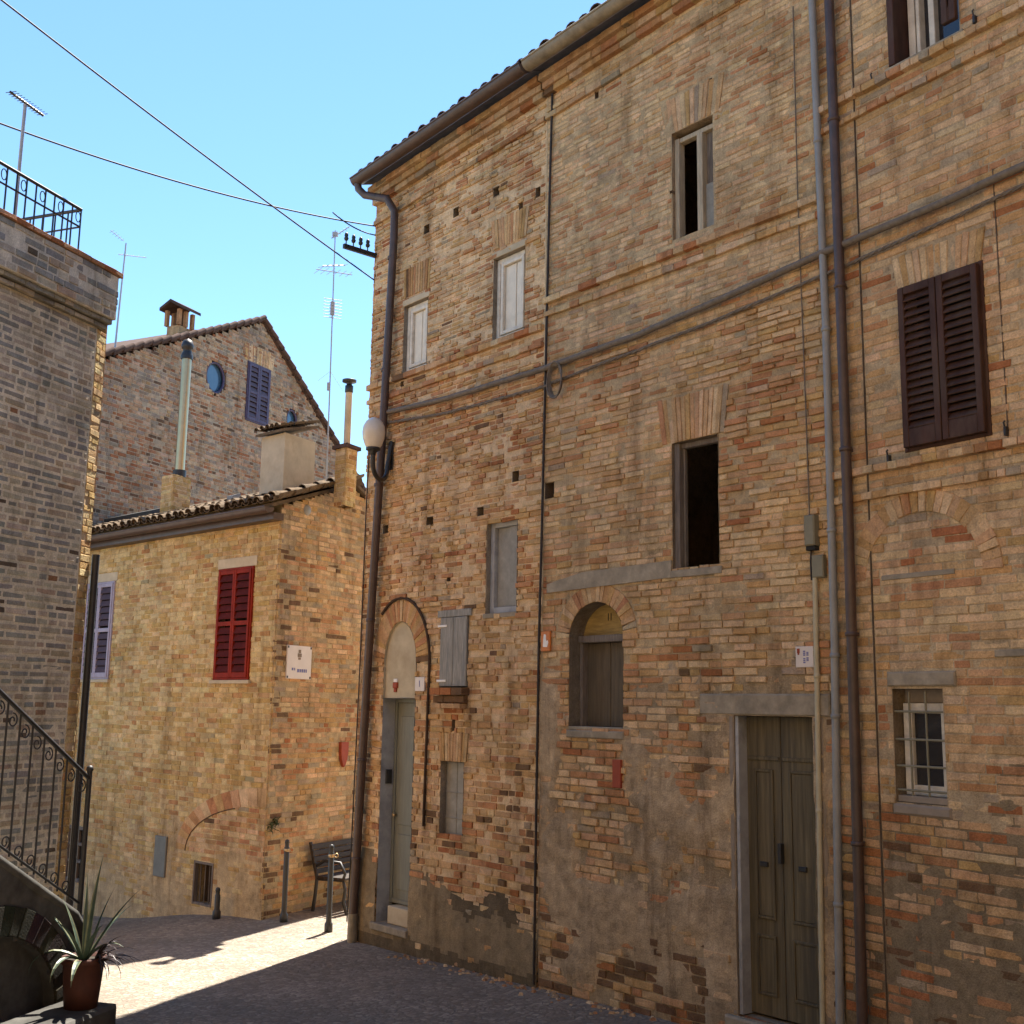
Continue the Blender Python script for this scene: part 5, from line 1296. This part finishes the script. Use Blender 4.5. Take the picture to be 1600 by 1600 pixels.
mb = MB(); mb.wbox(S, -3.2, -.06, -.2, S.pix(131, 1571, .24)[1]-.002, .0, .44, bev=.02); mb.build('base_ledge', M['stairwall'], stair)
zh0 = S.pix(145, 1217)[1]; uh0 = S.pix(145, 1217)[0]; uh1, zh1 = S.pix(0, 1075); slp = (zh1-zh0)/(uh1-uh0)
zh = lambda u: zh0+slp*(u-uh0)
rstair = MB(); rstair.tube([S.P(.05, zh(.05), -.03), S.P(-4.4, zh(-4.4), -.03)], .017, 8)
ra_ = rstair.build('railing', M['iron'], stair)
mb = MB(); mb.tube([S.P(.06, .98, -.03), S.P(.06, zh(.06)+.06, -.03)], .021, 8); mb.lathe(S.P(.06, zh(.06)+.05, -.03), [(.02, 0), (.03, .02), (.02, .045), (0, .05)], 10); mb.build('newel_post', M['iron'], ra_)
mb = MB(); mb.tube([S.P(.05, zst(0)+.05, -.03), S.P(-4.4, zst(-4.4)+.07, -.03)], .010, 6); mb.build('bottom_rail', M['iron'], ra_)
u = -.085; i = 0
while u > -2.6:
    mb = MB(); zt_, zb_ = zh(u)-.01, zst(u)+.05; mb.tube([S.P(u, zb_, -.03), S.P(u, zt_, -.03)], .0075, 6)
    def scroll(cx, cz, sgn, r0=.052):
        pts = []
        for k in range(20):
            t_ = k/19; an = sgn*(math.pi*.5-t_*2.6*math.pi); rr = r0*(1-.72*t_); pts.append(S.P(cx+rr*math.cos(an), cz+rr*math.sin(an), -.03))
        mb.tube(pts, .0055, 5)
    scroll(u+.058, zt_-.13, 1); scroll(u-.052, zb_+.10, -1)
    mb.build('baluster', M['iron'], ra_); u -= .138; i += 1

# ================================================================== potted agave
pbu = S.pix(131, 1500, .24)[0]; pbz = S.pix(131, 1571, .24)[1]; pb = S.P(pbu, pbz, .24); pot = thing('potted_agave', 'dark clay pot holding a spiky striped agave at the stair foot', 'potted plant', pb)
mb = MB(); mb.lathe(pb, [(0, 0), (.115, 0), (.13, .15), (.142, .30), (.158, .305), (.158, .345), (.14, .345), (.135, .31), (0, .31)], 24); mb.build('pot', M['potclay'], pot)
mb = MB(); mb.lathe(pb, [(0, .318), (.136, .318)], 20); mb.build('soil', M['soil'], pot)
def blade(mb, base, az, el0, L, w, droop, cols, seg=9, fold=.35):
    d = Vector((math.cos(az), math.sin(az), 0)); s_ = Vector((-math.sin(az), math.cos(az), 0)); p = Vector(base); el = el0; rows = []
    for k in range(seg+1):
        t_ = k/seg; ww = w*(.75+.7*t_-1.0*t_*t_)*(1-t_**3) if k < seg else .001
        dirv = d*math.cos(el)+Vector((0, 0, math.sin(el))); nn = (d*-math.sin(el)+Vector((0, 0, math.cos(el))))
        rows.append((p-s_*ww+nn*ww*fold, p-s_*ww*.55+nn*ww*.1, p.copy(), p+s_*ww*.55+nn*ww*.1, p+s_*ww+nn*ww*fold, p-nn*ww*.28))
        p = p+dirv*(L/seg); el -= droop/seg*(.4+1.2*t_)
    for a, b_ in zip(rows, rows[1:]):
        for j, c in ((0, cols[1]), (1, cols[0]), (2, cols[0]), (3, cols[1])): mb.face([a[j], a[j+1], b_[j+1], b_[j]], c, 0, True)
        mb.face([a[4], a[5], b_[5], b_[4]], cols[0], 0, True); mb.face([a[5], a[0], b_[0], b_[5]], cols[0], 0, True)
random.seed(11)
g0, g1 = (.035, .06, .042), (.16, .17, .085)
mb = MB(); top = pb+Vector((0, 0, .31))
xr = lambda deg: R(deg)
for (az, el, L, w, dr) in ((0, 62, .72, .026, .2), (180, 58, .68, .03, .35), (80, 84, .85, .03, .1), (110, 78, .70, .028, .2), (20, 78, .62, .026, .15), (200, 35, .55, .03, 1.9), (250, 30, .48, .032, 2.3), (285, 20, .45, .034, 2.2), (165, 70, .55, .026, .3), (-30, 45, .5, .026, .9), (310, 60, .5, .028, .6), (50, 55, .6, .026, .5), (230, 65, .5, .026, .5)):
    blade(mb, top+Vector((math.cos(R(az))*.02, math.sin(R(az))*.02, 0)), R(az+random.uniform(-9, 9)), R(el), L*.86, w*random.uniform(.8, 1.0), dr*random.uniform(.9, 1.5)+.1, (g0, g1))
mb.build('agave_leaves', LEAF, pot)
mb = MB(); dk = (.022, .014, .016)
for k in range(26):
    az = R(random.uniform(-70, 60)); blade(mb, top+Vector((.09, -.02, 0)), az, R(random.uniform(15, 60)), random.uniform(.16, .38), .012, random.uniform(1.2, 3.0), (dk, (.04, .02, .02)), 7)
mb.build('trailing_leaves', LEAF, pot)

# ================================================================== bollards and bench
def bollard(px, py, top_y, r, label, ringed=True):
    b = onground(px, py); h = CAM.z; z1 = at(px+3, top_y, b.y).z; H = z1-b.z
    t = thing('bollard', label, 'bollard', b, 'iron bollards at the mouth of the passage')
    mb = MB(); mb.lathe(b, [(0, -.03), (r*1.5, -.03), (r*1.5, .09), (r*1.1, .11), (r, .13), (r, H-.1), (r*.8, H-.09), (r*.8, H-.05), (r*.95, H-.04), (r*.75, H-.01), (0, H)], 14); mb.build('post', M['castiron'], t)
    if ringed:
        mb = MB(); mb.lathe(b+Vector((0, 0, H-.15)), [(r*1.02, 0), (r*1.2, .006), (r*1.2, .03), (r*1.02, .036)], 14)
        c = b+Vector((r*1.2, 0, H-.13)); mb.tube([c+Vector((.022*math.cos(a)+.02, 0, .022*math.sin(a))) for a in [2*math.pi*i/12 for i in range(13)]], .007, 6, cap=False); mb.build('chain_ring', M['steel'], t)
bollard(443, 1441, 1311, .033, 'slim iron bollard standing by the yellow house corner')
bollard(513, 1456, 1319, .033, 'slim iron bollard standing in sunlight near the brown downpipe')
bollard(338, 1436, 1386, .035, 'short stub bollard by the cellar window of the yellow house', False)
bu0 = Ys.pix(484, 1395, .12)[0]; bz = gz(Ys.P(bu0, 0, .3).x, Ys.P(bu0, 0, .3).y)
bench = thing('park_bench', 'dark slatted bench against the side wall in the passage', 'bench', Ys.P(bu0+.7, bz, .35))
mb = MB()
for k in range(4): mb.wbox(Ys, bu0+.02, bu0+1.5, bz+.42, bz+.45, .22+.11*k, .315+.11*k)
mb.build('seat', M['benchwood'], bench)
mb = MB()
for k in range(5):
    z_ = bz+.47+.075*k; o_ = .17-.022*k; mb.wbox(Ys, bu0+.02, bu0+1.5, z_, z_+.06, o_, o_+.028)
mb.build('backrest', M['benchwood'], bench)
for uu in (bu0+.05, bu0+1.45):
    mb = MB()
    mb.tube([Ys.P(uu, bz, .14), Ys.P(uu, bz+.2, .17), Ys.P(uu, bz+.42, .19), Ys.P(uu, bz+.86, .06)], .024, 8)
    mb.tube([Ys.P(uu, bz, .68), Ys.P(uu, bz+.15, .62), Ys.P(uu, bz+.3, .64), Ys.P(uu, bz+.42, .60), Ys.P(uu, bz+.41, .2)], .022, 8)
    mb.tube([Ys.P(uu, bz+.55, .14), Ys.P(uu, bz+.64, .3), Ys.P(uu, bz+.63, .55), Ys.P(uu, bz+.5, .63), Ys.P(uu, bz+.42, .60)], .02, 8)
    mb.build('leg', M['iron'], bench)

# ================================================================== roof-top antennas
def yagi(mb, c, d, L, n, el, wid):
    d = d.normalized(); mb.tube([c-d*L/2, c+d*L/2], .008, 5)
    for k in range(n): p_ = c+d*L*((k+.5)/n-.5); mb.tube([p_-el*wid*(1-.4*k/n), p_+el*wid*(1-.4*k/n)], .004, 4)
ab = at(512, 700, 16.6); atop = at(524, 360, 16.6); base = Vector((ab.x, ab.y, 5.6))
ta = thing('tv_antenna', 'tall thin mast with several yagi aerials beside the tall house corner', 'antenna', base)
mb = MB(); mb.tube([base, ab, Vector((atop.x, atop.y, atop.z))], .014, 7, r1=.009); mb.build('mast', M['antenna'], ta)
lean = lambda py: at(512+(700-py)*12/340, py, 16.6)
mb = MB(); yagi(mb, lean(425), Vector((.8, -.5, -.3)), .75, 6, Vector((.3, .2, .35)), .22); yagi(mb, lean(415), Vector((.5, .7, .3)), .5, 4, Vector((.5, -.3, 0)), .25); mb.build('aerial', M['antenna'], ta)
mb = MB(); c = lean(482)
for k in range(7): p_ = c+Vector((0, 0, .03*(k-3)*1.6)); mb.tube([p_-Vector((.13, .05, 0)), p_+Vector((.13, .05, 0))], .005, 4); mb.tube([p_-Vector((0, .1, .02)), p_+Vector((0, .1, .02))], .006, 4)
mb.box(c, Vector((.03, 0, 0)), Vector((0, .03, 0)), Vector((0, 0, .1))); mb.build('aerial', M['antenna'], ta)
mb = MB(); yagi(mb, lean(368)+Vector((.08, 0, .05)), Vector((.6, .2, .55)), .35, 6, Vector((.35, -.2, -.2)), .12); mb.box(lean(366), Vector((.04, 0, 0)), Vector((0, .03, 0)), Vector((0, 0, .03))); mb.build('aerial', M['antenna'], ta)
mb = MB(); mb.box(lean(604)-Vector((.02, 0, 0)), Vector((.02, 0, 0)), Vector((0, .02, 0)), Vector((0, 0, .06))); mb.tube([lean(580), lean(580)+Vector((-.18, 0, -.15))], .003, 4); mb.tube([lean(580), lean(580)+Vector((.2, 0, -.3))], .003, 4); mb.build('amplifier', M['antenna'], ta)
gb = G.pix(178, 545); gY_ = G.P(gb[0], 0, -.35).y; base = at(179, 548, gY_)
ta = thing('tv_antenna', 'small distant aerial on the gable house behind the grey parapet', 'antenna', base)
mb = MB(); tpp = at(197, 380, gY_+.3); mb.tube([base-Vector((0, 0, .15)), tpp], .02, 6, r1=.014); mb.build('mast', M['antenna'], ta)
mb = MB(); yagi(mb, at(183, 368, gY_+.2), at(197, 380, gY_)-at(160, 350, gY_+.6), .6, 5, Vector((.3, 0, .2)), .14); yagi(mb, at(207, 400, gY_+.3), Vector((1, .3, .0)), .5, 5, Vector((.1, .3, .3)), .12); mb.build('aerial', M['antenna'], ta)

random.seed(5)
mb = MB()
for k in range(150):
    u = random.uniform(1.2, 6.4); p = A.P(u, 0, abs(random.gauss(0, .12))+.03); p.z = gz(p.x, p.y)+.012*fbm(p.x*.9, p.y*.9, 5)
    r = random.uniform(.008, .028); a = random.uniform(0, 3.14); ax = Vector((math.cos(a), math.sin(a), 0))*r*random.uniform(.8, 1.6); ay = Vector((-math.sin(a), math.cos(a), 0))*r
    q = [p+ax*x+ay*y+Vector((0, 0, r*z)) for (x, y, z) in ((-1, -.8, -.2), (.8, -1, -.2), (1, .7, -.2), (-.7, 1, -.2), (-.5, -.4, .8), (.5, -.5, .7), (.4, .5, .8), (-.5, .4, .6))]
    mb.idx(q, [(4, 5, 6, 7), (0, 1, 5, 4), (1, 2, 6, 5), (2, 3, 7, 6), (3, 0, 4, 7)], random.choice((TAN, GRY, ORA, MORT)))
tag(mb.build('rubble', MAS), kind='stuff')
wu, wz = Yf.pix(424, 1292)
mb = MB(); wb = Ys.P(.12, wz, .0)
for k in range(24):
    blade(mb, wb+Ys.d*random.uniform(-.08, .1)+Vector((0, 0, random.uniform(-.07, .09))), math.atan2(Ys.n.y, Ys.n.x)+random.uniform(-1.2, 1.2), random.uniform(-.2, 1.2), random.uniform(.06, .15), .014, random.uniform(.8, 2.4), ((.04, .06, .018), (.06, .085, .025)), 4)
tag(mb.build('wall_weed', LEAF, loc=wb), 'small green weed tuft growing from the corner of the yellow house', 'weed')

for o in bpy.data.objects:
    if '_w' in o: del o['_w']
